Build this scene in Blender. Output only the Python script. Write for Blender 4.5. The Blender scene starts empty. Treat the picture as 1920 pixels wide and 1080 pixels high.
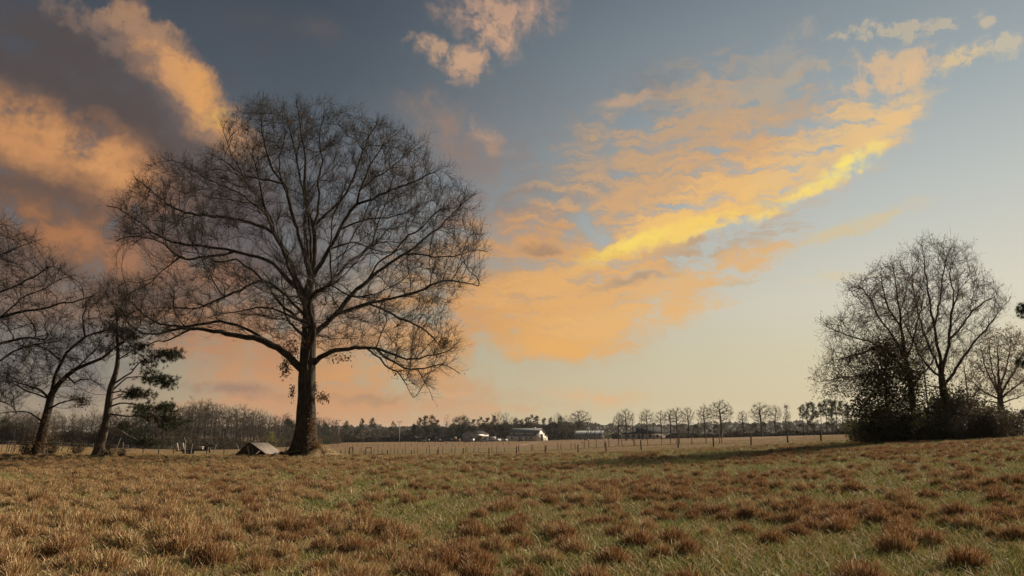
import bpy, math, random
import numpy as np
from mathutils import Vector, noise as mnoise

R = math.radians
scene = bpy.context.scene
COL = scene.collection
random.seed(7)
RNG = np.random.default_rng(11)

# ------------------------------------------------------------------ camera
EYE = 1.6
PITCH = R(10.4)
FPX = 1493.0                       # 28 mm lens on a 1920 px wide frame
cam_data = bpy.data.cameras.new('camera')
cam = bpy.data.objects.new('camera', cam_data)
COL.objects.link(cam)
cam_data.sensor_width = 36.0
cam_data.lens = 36.0 * FPX / 1920.0
cam_data.clip_start = 0.1
cam_data.clip_end = 12000.0
cam.location = (0, 0, EYE)
cam.rotation_euler = (R(90) + PITCH, 0, 0)
scene.camera = cam
CP, SP = math.cos(PITCH), math.sin(PITCH)


def pdir(px, py):
    u = (px - 960.0) / FPX
    v = (540.0 - py) / FPX
    return (u, CP - v * SP, SP + v * CP)


def at(px, py, Y):
    d = pdir(px, py)
    s = Y / d[1]
    return Vector((d[0] * s, Y, EYE + d[2] * s))


def azel(px, py):
    d = pdir(px, py)
    return (math.degrees(math.atan2(d[0], d[1])),
            math.degrees(math.atan2(d[2], math.hypot(d[0], d[1]))))


def lin(c):
    return tuple((x / 255 / 12.92) if x / 255 <= 0.04045 else ((x / 255 + 0.055) / 1.055) ** 2.4 for x in c)


# ------------------------------------------------------------------ colour management, render
scene.view_settings.view_transform = 'Standard'
scene.view_settings.look = 'None'
EXPOSURE = 0.62                    # exposed for the field; the sky keeps its own brightness
scene.view_settings.exposure = EXPOSURE
scene.view_settings.gamma = 1.0
scene.view_settings.use_curve_mapping = False
scene.render.engine = 'CYCLES'
scene.cycles.use_denoising = True
scene.cycles.denoiser = 'OPENIMAGEDENOISE'
scene.cycles.denoising_input_passes = 'RGB_ALBEDO_NORMAL'
scene.cycles.denoising_prefilter = 'ACCURATE'
scene.cycles.max_bounces = 5
scene.cycles.diffuse_bounces = 2
scene.cycles.transmission_bounces = 4
scene.cycles.transparent_max_bounces = 8
scene.cycles.volume_bounces = 0
scene.cycles.caustics_reflective = False
scene.cycles.caustics_refractive = False

# ------------------------------------------------------------------ sky and sun
SUN_AZ, SUN_EL = 55.0, 24.0         # degrees to the right of the view, above the horizon
world = bpy.data.worlds.new('World')
scene.world = world
world.use_nodes = True
WT = world.node_tree
WT.nodes.clear()
try:
    world.cycles.sampling_method = 'MANUAL'
    world.cycles.sample_map_resolution = 512
except Exception:
    pass


class NB:
    """small helper to write node trees"""
    def __init__(self, tree):
        self.t = tree

    def new(self, typ, **kw):
        n = self.t.nodes.new(typ)
        for k, v in kw.items():
            setattr(n, k, v)
        return n

    def put(self, sock, v):
        if v is None:
            return
        if isinstance(v, bpy.types.NodeSocket):
            self.t.links.new(v, sock)
        else:
            sock.default_value = v

    def math(self, op, a, b=None, c=None, clamp=False):
        n = self.new('ShaderNodeMath', operation=op, use_clamp=clamp)
        for s, v in zip(n.inputs, (a, b, c)):
            self.put(s, v)
        return n.outputs[0]

    def vmath(self, op, a, b=None):
        n = self.new('ShaderNodeVectorMath', operation=op)
        for s, v in zip(n.inputs, (a, b)):
            self.put(s, v)
        return n.outputs[0]

    def vscale(self, a, f):
        n = self.new('ShaderNodeVectorMath', operation='SCALE')
        self.put(n.inputs[0], a)
        self.put(n.inputs['Scale'], f)
        return n.outputs[0]

    def mapping(self, vec, loc=(0, 0, 0), rot=(0, 0, 0), scale=(1, 1, 1), kind='POINT'):
        n = self.new('ShaderNodeMapping', vector_type=kind)
        self.put(n.inputs['Vector'], vec)
        n.inputs['Location'].default_value = loc
        n.inputs['Rotation'].default_value = rot
        n.inputs['Scale'].default_value = scale
        return n.outputs[0]

    def noise(self, vec, scale, detail=3.0, rough=0.5, dim='3D', color=False):
        n = self.new('ShaderNodeTexNoise', noise_dimensions=dim)
        self.put(n.inputs['Vector'], vec)
        n.inputs['Scale'].default_value = scale
        n.inputs['Detail'].default_value = detail
        n.inputs['Roughness'].default_value = rough
        return n.outputs[1 if color else 0]

    def maprange(self, v, a, b, c=0.0, d=1.0, smooth=True):
        n = self.new('ShaderNodeMapRange', interpolation_type='SMOOTHSTEP' if smooth else 'LINEAR')
        self.put(n.inputs[0], v)
        for i, x in enumerate((a, b, c, d)):
            self.put(n.inputs[1 + i], x)
        return n.outputs[0]

    def mix(self, f, a, b, blend='MIX'):
        n = self.new('ShaderNodeMix', data_type='RGBA', blend_type=blend)
        self.put(n.inputs[0], f)
        for s, v in ((n.inputs[6], a), (n.inputs[7], b)):
            if isinstance(v, tuple) and len(v) == 3:
                v = v + (1.0,)
            self.put(s, v)
        return n.outputs[2]

    def ramp(self, v, stops, interp='LINEAR'):
        n = self.new('ShaderNodeValToRGB')
        cr = n.color_ramp
        cr.interpolation = interp
        while len(cr.elements) > 1:
            cr.elements.remove(cr.elements[-1])
        for i, (p, c) in enumerate(stops):
            e = cr.elements[0] if i == 0 else cr.elements.new(p)
            e.position = p
            e.color = tuple(c) + (1.0,) if len(c) == 3 else c
        self.put(n.inputs[0], v)
        return n.outputs[0]


def build_sky():
    b = NB(WT)
    tc = b.new('ShaderNodeTexCoord').outputs['Generated']
    sep = b.new('ShaderNodeSeparateXYZ')
    b.put(sep.inputs[0], tc)
    x, y, z = sep.outputs
    az = b.math('MULTIPLY', b.math('ARCTAN2', x, y), 180 / math.pi)
    el = b.math('MULTIPLY', b.math('ARCSINE', z), 180 / math.pi)
    comb = b.new('ShaderNodeCombineXYZ')
    b.put(comb.inputs[0], az)
    b.put(comb.inputs[1], el)
    P = comb.outputs[0]
    # turbulence that tears the cloud outlines
    w1 = b.vscale(b.vmath('SUBTRACT', b.noise(P, 0.13, 2.0, 0.5, '2D', True), (0.5, 0.5, 0.5)), 1.8)
    w2 = b.vscale(b.vmath('SUBTRACT', b.noise(P, 0.55, 3.0, 0.6, '2D', True), (0.5, 0.5, 0.5)), 1.3)
    w3 = b.vscale(b.vmath('SUBTRACT', b.noise(P, 2.2, 3.0, 0.6, '2D', True), (0.5, 0.5, 0.5)), 0.22)
    W = b.vmath('ADD', b.vmath('ADD', b.vmath('ADD', P, w1), w2), w3)

    def centred(n, k):
        return b.math('MULTIPLY', b.math('SUBTRACT', n, 0.5), k)
    # textures: wisps rising to the right, wisps falling to the right, round puffs, fine feathers
    up = b.mapping(W, rot=(0, 0, R(-20)), scale=(0.11, 0.85, 1), kind='POINT')
    n_up = centred(b.noise(up, 1.0, 8.0, 0.68, '2D'), 1.0)
    fe = b.mapping(W, rot=(0, 0, R(-62)), scale=(0.22, 1.3, 1), kind='POINT')
    n_fe = centred(b.noise(fe, 1.0, 8.0, 0.68, '2D'), 1.0)
    dn = b.mapping(W, rot=(0, 0, R(30)), scale=(0.2, 0.42, 1), kind='POINT')
    n_dn = centred(b.noise(dn, 1.0, 8.0, 0.62, '2D'), 1.0)
    n_pf = centred(b.noise(W, 0.75, 8.0, 0.66, '2D'), 1.0)
    fl = b.mapping(W, scale=(0.12, 0.8, 1), kind='POINT')
    n_fl = centred(b.noise(fl, 1.0, 5.0, 0.58, '2D'), 1.0)
    n_uf = b.math('ADD', b.math('MULTIPLY', n_up, 0.6), b.math('MULTIPLY', n_fe, 0.8))
    TEX = {'u': n_up, 'f': n_uf, 'd': n_dn, 'p': n_pf, 'h': n_fl}

    # clear sky: by elevation, and by how far the azimuth is from the sun
    t = b.math('DIVIDE', el, 90.0, clamp=True)

    def elramp(stops):
        return b.ramp(t, [(e / 90.0, lin(c)) for e, c in stops])
    away = elramp([(0, (150, 124, 104)), (4, (128, 118, 112)), (8, (106, 108, 114)), (15, (92, 95, 104)),
                   (22, (72, 77, 85)), (30, (60, 66, 74)), (60, (52, 62, 75)), (90, (48, 58, 72))])
    mid = elramp([(0, (190, 170, 132)), (4, (180, 167, 136)), (8, (160, 155, 138)), (13, (124, 130, 131)), (18, (99, 109, 118)),
                  (24, (79, 88, 98)), (30, (67, 76, 87)), (60, (60, 72, 88)), (90, (48, 58, 72))])
    near = elramp([(0, (214, 197, 158)), (5, (212, 202, 172)), (9, (213, 208, 190)), (16, (186, 191, 187)),
                   (22, (156, 167, 170)), (30, (122, 135, 144)), (60, (80, 94, 110)), (90, (48, 58, 72))])
    c = b.math('COSINE', b.math('MULTIPLY', b.math('SUBTRACT', az, SUN_AZ), math.pi / 180))
    f1 = b.maprange(c, -0.35, 0.6)
    f2 = b.maprange(c, 0.3, 0.97)
    sky = b.mix(f2, b.mix(f1, away, mid), near)

    def stroke(col, px, py, hl, hw, ang, rgb, alpha, tex='u', k=0.8, soft=0.45):
        a, e = azel(px, py)
        n = b.mapping(W, loc=(a, e, 0), rot=(0, 0, R(ang)), scale=(hl / 26.0, hw / 26.0, 1), kind='TEXTURE')
        g = b.new('ShaderNodeTexGradient', gradient_type='SPHERICAL')
        b.put(g.inputs[0], n)
        v = b.math('MULTIPLY', b.math('MULTIPLY_ADD', TEX[tex], k * 3.2, 1.0), g.outputs['Fac'])
        lo = 0.05 + 0.1 * k
        m = b.maprange(v, lo, lo + soft * 1.75, 0.0, alpha)
        return b.mix(m, col, lin(rgb))

    S = CLOUDS
    for s in S:
        sky = stroke(sky, *s)

    # the physical sky adds its blue; the painted-by-sunset air and clouds lie over it
    ns = b.new('ShaderNodeTexSky', sky_type='NISHITA')
    ns.sun_disc = False
    ns.sun_elevation = R(SUN_EL)
    ns.sun_rotation = R(SUN_AZ)
    ns.air_density = 1.2
    ns.dust_density = 2.0
    dim = b.vscale(ns.outputs[0], 0.1)
    both = b.mix(0.03, sky, dim)
    # below the horizon: the colour of dry land
    fb = b.maprange(el, -1.5, -0.1)
    both = b.mix(fb, lin((96, 80, 58)), both)
    bg = b.new('ShaderNodeBackground')
    b.put(bg.inputs['Color'], b.vscale(both, 10.0 * 2.0 ** -EXPOSURE))
    bg.inputs['Strength'].default_value = 0.1
    out = b.new('ShaderNodeOutputWorld')
    WT.links.new(bg.outputs[0], out.inputs['Surface'])


#  x, y, half length, half width, tilt, colour, opacity, texture, raggedness, softness
CLOUDS = [
    # left: dim veils
    (150, 340, 640, 330, -12, (99, 79, 69), .95, 'd', .35, .38),
    (70, 110, 460, 240, -30, (80, 72, 71), .8, 'd', .7, .45),
    (120, 460, 560, 240, -8, (108, 83, 69), .9, 'd', .45, .4),
    (480, 60, 160, 60, -10, (88, 84, 86), .6, 'd', .7, .6),
    (600, 60, 70, 45, -10, (96, 90, 90), .6, 'd', .5, .6),
    (450, 440, 310, 150, 0, (94, 92, 99), .7, 'd', .6, .6),
    # left: lit banks
    (40, 250, 190, 100, -15, (206, 146, 93), .95, 'd', .5, .45),
    (180, 300, 230, 100, -22, (190, 133, 87), .95, 'd', .55, .5),
    (170, 290, 150, 60, -22, (218, 155, 96), .9, 'd', .7, .5),
    (330, 145, 260, 75, -38, (205, 150, 102), .97, 'd', .6, .4),
    (385, 180, 140, 55, -38, (222, 160, 92), .9, 'd', .5, .5),
    (420, 218, 46, 24, 30, (236, 186, 84), .8, 'd', .3, .6),
    (180, 45, 170, 55, -30, (128, 106, 94), .75, 'p', 1.1, .4),
    (250, 42, 130, 45, -15, (165, 128, 100), .85, 'p', 1.2, .35),
    (130, 450, 210, 70, -15, (180, 120, 74), .8, 'd', .8, .5),
    (340, 500, 260, 70, -12, (166, 118, 88), .75, 'd', .8, .6),
    (90, 560, 230, 60, -10, (150, 114, 90), .75, 'd', .8, .5),
    # low band left of the barns
    (450, 640, 260, 90, -8, (190, 132, 90), .85, 'h', .7, .5),
    (560, 690, 380, 150, -4, (192, 138, 96), .95, 'h', .5, .5),
    (640, 600, 380, 130, 0, (172, 132, 106), .8, 'h', .7, .6),
    (640, 755, 560, 105, 0, (204, 148, 104), .95, 'h', .5, .5),
    (720, 690, 260, 110, 0, (214, 156, 98), .9, 'h', .6, .5),
    (400, 735, 210, 24, -3, (142, 118, 106), .7, 'h', .6, .5),
    (700, 745, 150, 16, 0, (168, 136, 108), .7, 'h', .7, .5),
    (800, 775, 260, 30, 0, (204, 158, 116), .8, 'h', .8, .5),
    (110, 685, 290, 130, 0, (108, 106, 110), .85, 'd', .35, .6),
    (60, 560, 190, 50, -10, (128, 104, 90), .7, 'd', .8, .5),
    # top centre
    (940, 20, 190, 75, 0, (196, 156, 128), .9, 'p', .8, .5),
    (925, 65, 90, 45, -30, (208, 164, 130), .8, 'p', .9, .5),
    (845, 108, 120, 40, -15, (186, 152, 124), .9, 'p', 1.0, .35),
    (880, 112, 50, 58, -30, (200, 160, 128), .9, 'p', .8, .4),
    (858, 158, 28, 14, 0, (150, 132, 120), .7, 'p', .8, .5),
    (850, 255, 190, 85, -28, (150, 126, 110), .8, 'p', .8, .6),
    (925, 255, 80, 32, -38, (186, 150, 122), .8, 'p', .9, .5),
    # big bank: brown body
    (900, 430, 520, 380, 8, (136, 116, 108), .9, 'u', .6, .7),
    (1200, 350, 560, 270, 18, (152, 136, 122), .85, 'f', .8, .7),
    (1250, 285, 440, 190, 20, (190, 158, 124), .92, 'f', 1.3, .4),
    (1260, 400, 580, 180, 19, (210, 166, 118), .92, 'f', 1.3, .38),
    (1330, 385, 560, 84, 21, (232, 184, 118), .95, 'f', 1.1, .38),
    (1330, 395, 480, 40, 19, (240, 192, 112), .8, 'u', 1.0, .4),
    (1570, 275, 250, 84, 25, (222, 186, 134), .94, 'f', 1.2, .35),
    (1645, 240, 130, 48, 32, (230, 190, 132), .92, 'f', .9, .35),
    (960, 450, 300, 90, 6, (206, 154, 102), .9, 'u', .8, .55),
    (1240, 446, 330, 27, 17, (246, 205, 104), .95, 'u', .7, .35),
    (1165, 460, 140, 24, 14, (252, 224, 102), .95, 'u', .4, .4),
    (1380, 412, 170, 18, 15, (248, 210, 112), .9, 'u', .7, .4),
    (1585, 305, 100, 28, 24, (250, 226, 114), .95, 'u', .6, .35),
    (1500, 360, 100, 18, 12, (246, 212, 112), .9, 'u', .8, .4),
    (1510, 353, 80, 20, 8, (248, 216, 116), .9, 'u', .5, .5),
    # lower lobes
    (1320, 478, 280, 70, 16, (180, 158, 132), .85, 'f', 1.5, .4),
    (980, 565, 480, 190, 5, (214, 160, 98), .95, 'u', .7, .5),
    (1120, 550, 440, 90, 7, (228, 174, 108), .9, 'f', 1.2, .38),
    (1330, 515, 250, 56, 18, (222, 178, 122), .92, 'f', 1.1, .38),
    (1000, 625, 350, 75, 3, (222, 164, 94), .95, 'u', .7, .5),
    (1150, 605, 300, 48, 4, (230, 178, 110), .92, 'u', 1.0, .35),
    (1050, 648, 200, 36, 2, (230, 172, 98), .95, 'u', .7, .38),
    (860, 610, 200, 120, 0, (208, 152, 98), .8, 'u', .7, .6),
    (1180, 530, 150, 18, 8, (150, 140, 126), .7, 'u', .8, .5),
    (1010, 470, 70, 22, 0, (150, 122, 104), .7, 'u', .8, .5),
    # arms and wisps of the upper right
    (1180, 187, 110, 26, 2, (194, 160, 130), .85, 'h', .7, .5),
    (1235, 160, 150, 80, 0, (122, 124, 127), .6, 'p', .8, .6),
    (1385, 190, 210, 66, -14, (186, 160, 132), .85, 'p', 1.3, .38),
    (1500, 150, 190, 46, 6, (172, 162, 146), .85, 'p', 1.5, .38),
    (1665, 142, 140, 58, 4, (208, 178, 142), .95, 'p', 1.2, .35),
    (1690, 150, 90, 26, 12, (222, 184, 140), .8, 'p', .8, .5),
    (1805, 115, 75, 28, 15, (210, 186, 146), .95, 'p', 1.1, .3),
    (1690, 58, 170, 28, -4, (186, 174, 152), .85, 'p', 1.9, .3),
    (1845, 50, 18, 20, 60, (196, 180, 152), .8, 'p', 1.1, .4),
    (1885, 90, 50, 22, 5, (196, 184, 158), .8, 'p', 1.4, .35),
    (1450, 110, 160, 40, 30, (160, 156, 148), .7, 'p', 1.3, .4),
    (1625, 418, 180, 26, 17, (208, 190, 154), .95, 'u', .8, .4),
    (1590, 522, 110, 13, 3, (212, 198, 170), .85, 'u', .5, .4),
    (1400, 535, 60, 10, 6, (196, 178, 144), .6, 'u', .5, .5),
    # low streaks over the barns
    (1110, 742, 150, 36, 0, (226, 172, 118), .85, 'h', .6, .5),
    (1000, 768, 200, 18, 0, (210, 164, 118), .8, 'h', .7, .5),
    (840, 738, 90, 12, 0, (216, 162, 112), .8, 'h', .6, .5),
]
build_sky()

sun_data = bpy.data.lights.new('sun', 'SUN')
sun_data.energy = 5.0
sun_data.angle = R(0.5)
sun_data.color = (1.0, 0.87, 0.68)
sun = bpy.data.objects.new('sun', sun_data)
COL.objects.link(sun)
_sd = Vector((math.sin(R(SUN_AZ)) * math.cos(R(SUN_EL)), math.cos(R(SUN_AZ)) * math.cos(R(SUN_EL)), math.sin(R(SUN_EL))))
sun.rotation_euler = _sd.to_track_quat('Z', 'Y').to_euler()


# ------------------------------------------------------------------ materials
def new_mat(name):
    m = bpy.data.materials.new(name)
    m.use_nodes = True
    m.node_tree.nodes.clear()
    b = NB(m.node_tree)
    out = b.new('ShaderNodeOutputMaterial')
    return m, b, out


def principled(b, out, color, rough=0.8, spec=0.3, metallic=0.0, normal=None):
    p = b.new('ShaderNodeBsdfPrincipled')
    b.put(p.inputs['Base Color'], color + (1.0,) if isinstance(color, tuple) and len(color) == 3 else color)
    b.put(p.inputs['Roughness'], rough)
    p.inputs['Specular IOR Level'].default_value = spec
    p.inputs['Metallic'].default_value = metallic
    if normal is not None:
        b.put(p.inputs['Normal'], normal)
    b.t.links.new(p.outputs[0], out.inputs['Surface'])
    return p


def worn(name, c1, c2, scale=3.0, rough=0.8, spec=0.3, metallic=0.0, stretch=(1, 1, 1), bump=0.0):
    """two close colours broken up by noise"""
    m, b, out = new_mat(name)
    co = b.mapping(b.new('ShaderNodeTexCoord').outputs['Object'], scale=stretch)
    n = b.noise(co, scale, 5.0, 0.6)
    col = b.mix(b.maprange(n, 0.3, 0.7), c1, c2)
    nor = None
    if bump:
        bn = b.new('ShaderNodeBump')
        bn.inputs['Strength'].default_value = bump
        b.put(bn.inputs['Height'], n)
        nor = bn.outputs[0]
    principled(b, out, col, rough, spec, metallic, nor)
    return m


def bark(name, c1, c2, scale=1.0, bump=0.9):
    m, b, out = new_mat(name)
    co = b.mapping(b.new('ShaderNodeTexCoord').outputs['Object'], scale=(1, 1, 0.16))
    n = b.noise(co, 9.0 * scale, 5.0, 0.65)
    big = b.noise(b.new('ShaderNodeTexCoord').outputs['Object'], 0.9, 3.0, 0.6)
    col = b.mix(b.maprange(n, 0.32, 0.62), c1, c2)
    col = b.mix(b.maprange(big, 0.5, 0.75), col, (0.085, 0.08, 0.06))
    bn = b.new('ShaderNodeBump')
    bn.inputs['Strength'].default_value = bump
    bn.inputs['Distance'].default_value = 0.06
    b.put(bn.inputs['Height'], n)
    principled(b, out, col, 0.9, 0.15, 0.0, bn.outputs[0])
    return m


def leafy(name, stops, trans=0.35, attr=True, rough=0.7):
    """thin leaves or blades: colour by the piece's own tint, some light passing through"""
    m, b, out = new_mat(name)
    a = b.new('ShaderNodeAttribute', attribute_name='tint')
    oi = b.new('ShaderNodeObjectInfo')
    v = b.math('ADD', a.outputs['Fac'], b.math('MULTIPLY', b.math('SUBTRACT', oi.outputs['Random'], 0.5), 0.12), clamp=True)
    col = b.ramp(v, stops)
    d = b.new('ShaderNodeBsdfPrincipled')
    b.put(d.inputs['Base Color'], col)
    d.inputs['Roughness'].default_value = rough
    d.inputs['Specular IOR Level'].default_value = 0.2
    t = b.new('ShaderNodeBsdfTranslucent')
    b.put(t.inputs['Color'], col)
    mx = b.new('ShaderNodeMixShader')
    mx.inputs[0].default_value = trans
    b.t.links.new(d.outputs[0], mx.inputs[1])
    b.t.links.new(t.outputs[0], mx.inputs[2])
    b.t.links.new(mx.outputs[0], out.inputs['Surface'])
    return m


M = {}
M['oak_bark'] = bark('oak bark', (0.022, 0.018, 0.014), (0.07, 0.054, 0.04))
M['pine_bark'] = bark('pine bark', (0.05, 0.036, 0.027), (0.13, 0.096, 0.072), 0.7)
M['far_bark'] = worn('far bark', (0.055, 0.043, 0.033), (0.105, 0.08, 0.06), 0.6, 0.9, 0.1)
M['dead_wood'] = worn('dead wood', (0.26, 0.21, 0.155), (0.40, 0.33, 0.25), 8, 0.85, 0.2, 0, (1, 1, .2), 0.3)
M['twig'] = worn('twig', (0.028, 0.022, 0.017), (0.055, 0.042, 0.031), 2.0, 0.85, 0.2)
M['dead_leaf'] = leafy('dead leaf', [(0, (0.09, 0.05, 0.022)), (0.5, (0.16, 0.085, 0.033)), (1, (0.22, 0.14, 0.05))], 0.5)
M['green_leaf'] = leafy('green leaf', [(0, (0.022, 0.028, 0.012)), (0.55, (0.05, 0.05, 0.016)), (0.8, (0.11, 0.09, 0.02)), (1, (0.20, 0.12, 0.03))], 0.5)
M['yellow_leaf'] = leafy('yellow leaf', [(0, (0.10, 0.10, 0.025)), (1, (0.26, 0.24, 0.06))])
M['needle'] = leafy('pine needles', [(0, (0.022, 0.03, 0.012)), (0.6, (0.05, 0.055, 0.02)), (1, (0.10, 0.085, 0.028))], 0.2)
M['brush'] = leafy('brush', [(0, (0.045, 0.035, 0.025)), (0.6, (0.085, 0.064, 0.04)), (0.85, (0.10, 0.082, 0.034)), (1, (0.15, 0.105, 0.044))], 0.25)
M['grass'] = leafy('grass blades', [(0, (0.08, 0.112, 0.012)), (0.25, (0.235, 0.245, 0.045)), (0.42, (0.54, 0.45, 0.26)),
                                    (0.58, (0.54, 0.37, 0.19)), (0.75, (0.35, 0.185, 0.083)), (1, (0.18, 0.077, 0.028))], 0.18)
M['post'] = worn('post wood', (0.035, 0.028, 0.022), (0.075, 0.06, 0.048), 4, 0.9, 0.15, 0, (1, 1, .2))
M['grey_post'] = worn('grey post wood', (0.13, 0.11, 0.09), (0.22, 0.185, 0.15), 4, 0.9, 0.15, 0, (1, 1, .2))
M['wire'] = worn('wire', (0.12, 0.11, 0.10), (0.18, 0.16, 0.14), 3, 0.5, 0.4, 0.6)
M['plank'] = worn('plank', (0.19, 0.155, 0.125), (0.36, 0.30, 0.25), 3, 0.85, 0.2, 0, (.35, 3, 1), 0.3)
M['cream_board'] = worn('cream board', (0.42, 0.35, 0.25), (0.52, 0.44, 0.33), 2, 0.7, 0.3)
M['white_paint'] = worn('white painted metal', (0.60, 0.545, 0.46), (0.67, 0.61, 0.525), 0.5, 0.55, 0.4, 0, (3, 3, .4))
M['grey_siding'] = worn('grey siding', (0.36, 0.34, 0.32), (0.44, 0.42, 0.39), 0.4, 0.55, 0.4, 0, (3, 3, .4))
M['tan_siding'] = worn('tan siding', (0.42, 0.36, 0.29), (0.50, 0.43, 0.35), 0.4, 0.6, 0.4, 0, (3, 3, .4))
M['roof_metal'] = worn('roof metal', (0.17, 0.165, 0.165), (0.24, 0.235, 0.235), 0.5, 0.7, 0.2, 0.0, (3, .5, 1))
M['galvanised'] = worn('galvanised roof', (0.25, 0.245, 0.24), (0.52, 0.50, 0.46), 0.7, 0.6, 0.3, 0.0, (4, .5, 1))
M['dark_roof'] = worn('dark roof', (0.05, 0.048, 0.046), (0.075, 0.072, 0.069), 1, 0.9, 0.04)
M['interior_shade'] = worn('interior darkness', (0.012, 0.011, 0.010), (0.02, 0.018, 0.016), 1, 0.9, 0.1)  # near-black colour stands for the shade inside doorways and windows
M['black_steel'] = worn('black steel', (0.018, 0.017, 0.016), (0.035, 0.032, 0.03), 2, 0.55, 0.4)
M['rubber'] = worn('tyre rubber', (0.015, 0.015, 0.015), (0.028, 0.026, 0.025), 2, 0.85, 0.2)
M['car_white'] = worn('white car paint', (0.72, 0.70, 0.66), (0.78, 0.76, 0.72), 1, 0.3, 0.5)
M['car_grey'] = worn('grey car paint', (0.16, 0.16, 0.17), (0.2, 0.2, 0.21), 1, 0.3, 0.5)
M['glass'] = worn('vehicle glass', (0.02, 0.022, 0.025), (0.03, 0.032, 0.035), 1, 0.08, 0.6)
M['orange_paint'] = worn('orange paint', (0.32, 0.14, 0.03), (0.42, 0.2, 0.05), 2, 0.55, 0.4)
M['green_paint'] = worn('tractor green paint', (0.03, 0.07, 0.03), (0.05, 0.09, 0.035), 2, 0.5, 0.4)
M['dirt'] = worn('bare dirt', (0.30, 0.20, 0.125), (0.42, 0.29, 0.19), 0.6, 0.95, 0.1)
M['chip'] = leafy('wood chips', [(0, (0.26, 0.18, 0.10)), (0.5, (0.52, 0.39, 0.22)), (1, (0.70, 0.57, 0.35))], 0.35)
M['mulch'] = worn('mulch', (0.22, 0.155, 0.085), (0.48, 0.36, 0.21), 7, 0.95, 0.1, 0, (1, 1, 1), 0.6)


def ground_material():
    m, b, out = new_mat('meadow ground')
    pos = b.new('ShaderNodeNewGeometry').outputs['Position']
    pa = b.new('ShaderNodeAttribute', attribute_name='pasture').outputs['Fac']
    gr = b.new('ShaderNodeAttribute', attribute_name='green').outputs['Fac']
    fine = b.noise(pos, 6.0, 4.0, 0.7)
    medium = b.noise(pos, 0.35, 5.0, 0.65)
    streak = b.noise(b.mapping(pos, scale=(0.02, 0.12, 0.0)), 1.0, 4.0, 0.6)
    litter = b.mix(b.maprange(fine, 0.35, 0.65), (0.03, 0.021, 0.012), (0.09, 0.064, 0.037))
    litter = b.mix(b.maprange(medium, 0.45, 0.65), litter, (0.11, 0.095, 0.045))
    past = b.mix(b.maprange(streak, 0.35, 0.65), (0.28, 0.155, 0.075), (0.23, 0.155, 0.078))
    past = b.mix(b.maprange(medium, 0.4, 0.62), past, (0.19, 0.12, 0.064))
    gcol = b.mix(b.maprange(fine, 0.35, 0.65), (0.12, 0.125, 0.035), (0.20, 0.175, 0.065))
    past = b.mix(b.math('MULTIPLY', gr, b.maprange(streak, 0.25, 0.7, 0.3, 1.0)), past, gcol)
    col = b.mix(pa, litter, past)
    bn = b.new('ShaderNodeBump')
    bn.inputs['Strength'].default_value = 1.0
    bn.inputs['Distance'].default_value = 0.25
    b.put(bn.inputs['Height'], b.math('ADD', fine, medium))
    principled(b, out, col, 0.95, 0.1, 0.0, bn.outputs[0])
    return m


M['ground'] = ground_material()


# ------------------------------------------------------------------ mesh helpers
def make_mesh(name, verts, quads=None, tris=None, mat=None, tint=None, smooth=False, attrs=None):
    me = bpy.data.meshes.new(name)
    verts = np.asarray(verts, dtype=np.float32).reshape(-1, 3)
    q = np.asarray(quads if quads is not None else np.zeros((0, 4)), dtype=np.int32).reshape(-1, 4)
    t = np.asarray(tris if tris is not None else np.zeros((0, 3)), dtype=np.int32).reshape(-1, 3)
    me.vertices.add(len(verts))
    me.vertices.foreach_set('co', verts.ravel())
    loops = np.concatenate([q.ravel(), t.ravel()])
    me.loops.add(len(loops))
    me.loops.foreach_set('vertex_index', loops)
    nq, nt = len(q), len(t)
    me.polygons.add(nq + nt)
    starts = np.concatenate([np.arange(nq) * 4, nq * 4 + np.arange(nt) * 3]).astype(np.int32)
    me.polygons.foreach_set('loop_start', starts)
    if smooth:
        me.polygons.foreach_set('use_smooth', np.ones(nq + nt, dtype=bool))
    if tint is not None:
        a = me.attributes.new('tint', 'FLOAT', 'POINT')
        a.data.foreach_set('value', np.asarray(tint, dtype=np.float32))
    for k, v in (attrs or {}).items():
        a = me.attributes.new(k, 'FLOAT', 'POINT')
        a.data.foreach_set('value', np.asarray(v, dtype=np.float32))
    if mat is not None:
        me.materials.append(mat)
    me.update(calc_edges=True)
    return me


def link(name, me, parent=None, loc=None, kind=None):
    o = bpy.data.objects.new(name, me)
    COL.objects.link(o)
    if parent is not None:
        o.parent = parent
    if loc is not None:
        o.location = loc
    if kind:
        o['kind'] = kind
    return o


def thing(name, label, cat, loc=(0, 0, 0), rz=0.0, group=None):
    o = link(name, None, None, loc)
    o.rotation_euler = (0, 0, rz)
    o.empty_display_size = 0.3
    return tag(o, label, cat, group)


def tag(o, label, cat, group=None):
    o['label'] = label
    o['category'] = cat
    if group:
        o['group'] = group
    return o


def dup(root, loc, rz=0.0, sc=1.0, label=None, group=None):
    r = root.copy()
    COL.objects.link(r)
    r.location = loc
    r.rotation_euler = (0, 0, rz)
    r.scale = sc if isinstance(sc, (tuple, list)) else (sc, sc, sc)
    if label:
        r['label'] = label
    if group:
        r['group'] = group
    for ch in root.children:
        c = ch.copy()
        COL.objects.link(c)
        c.parent = r
        for g in ch.children:
            d = g.copy()
            COL.objects.link(d)
            d.parent = c
    return r


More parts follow.
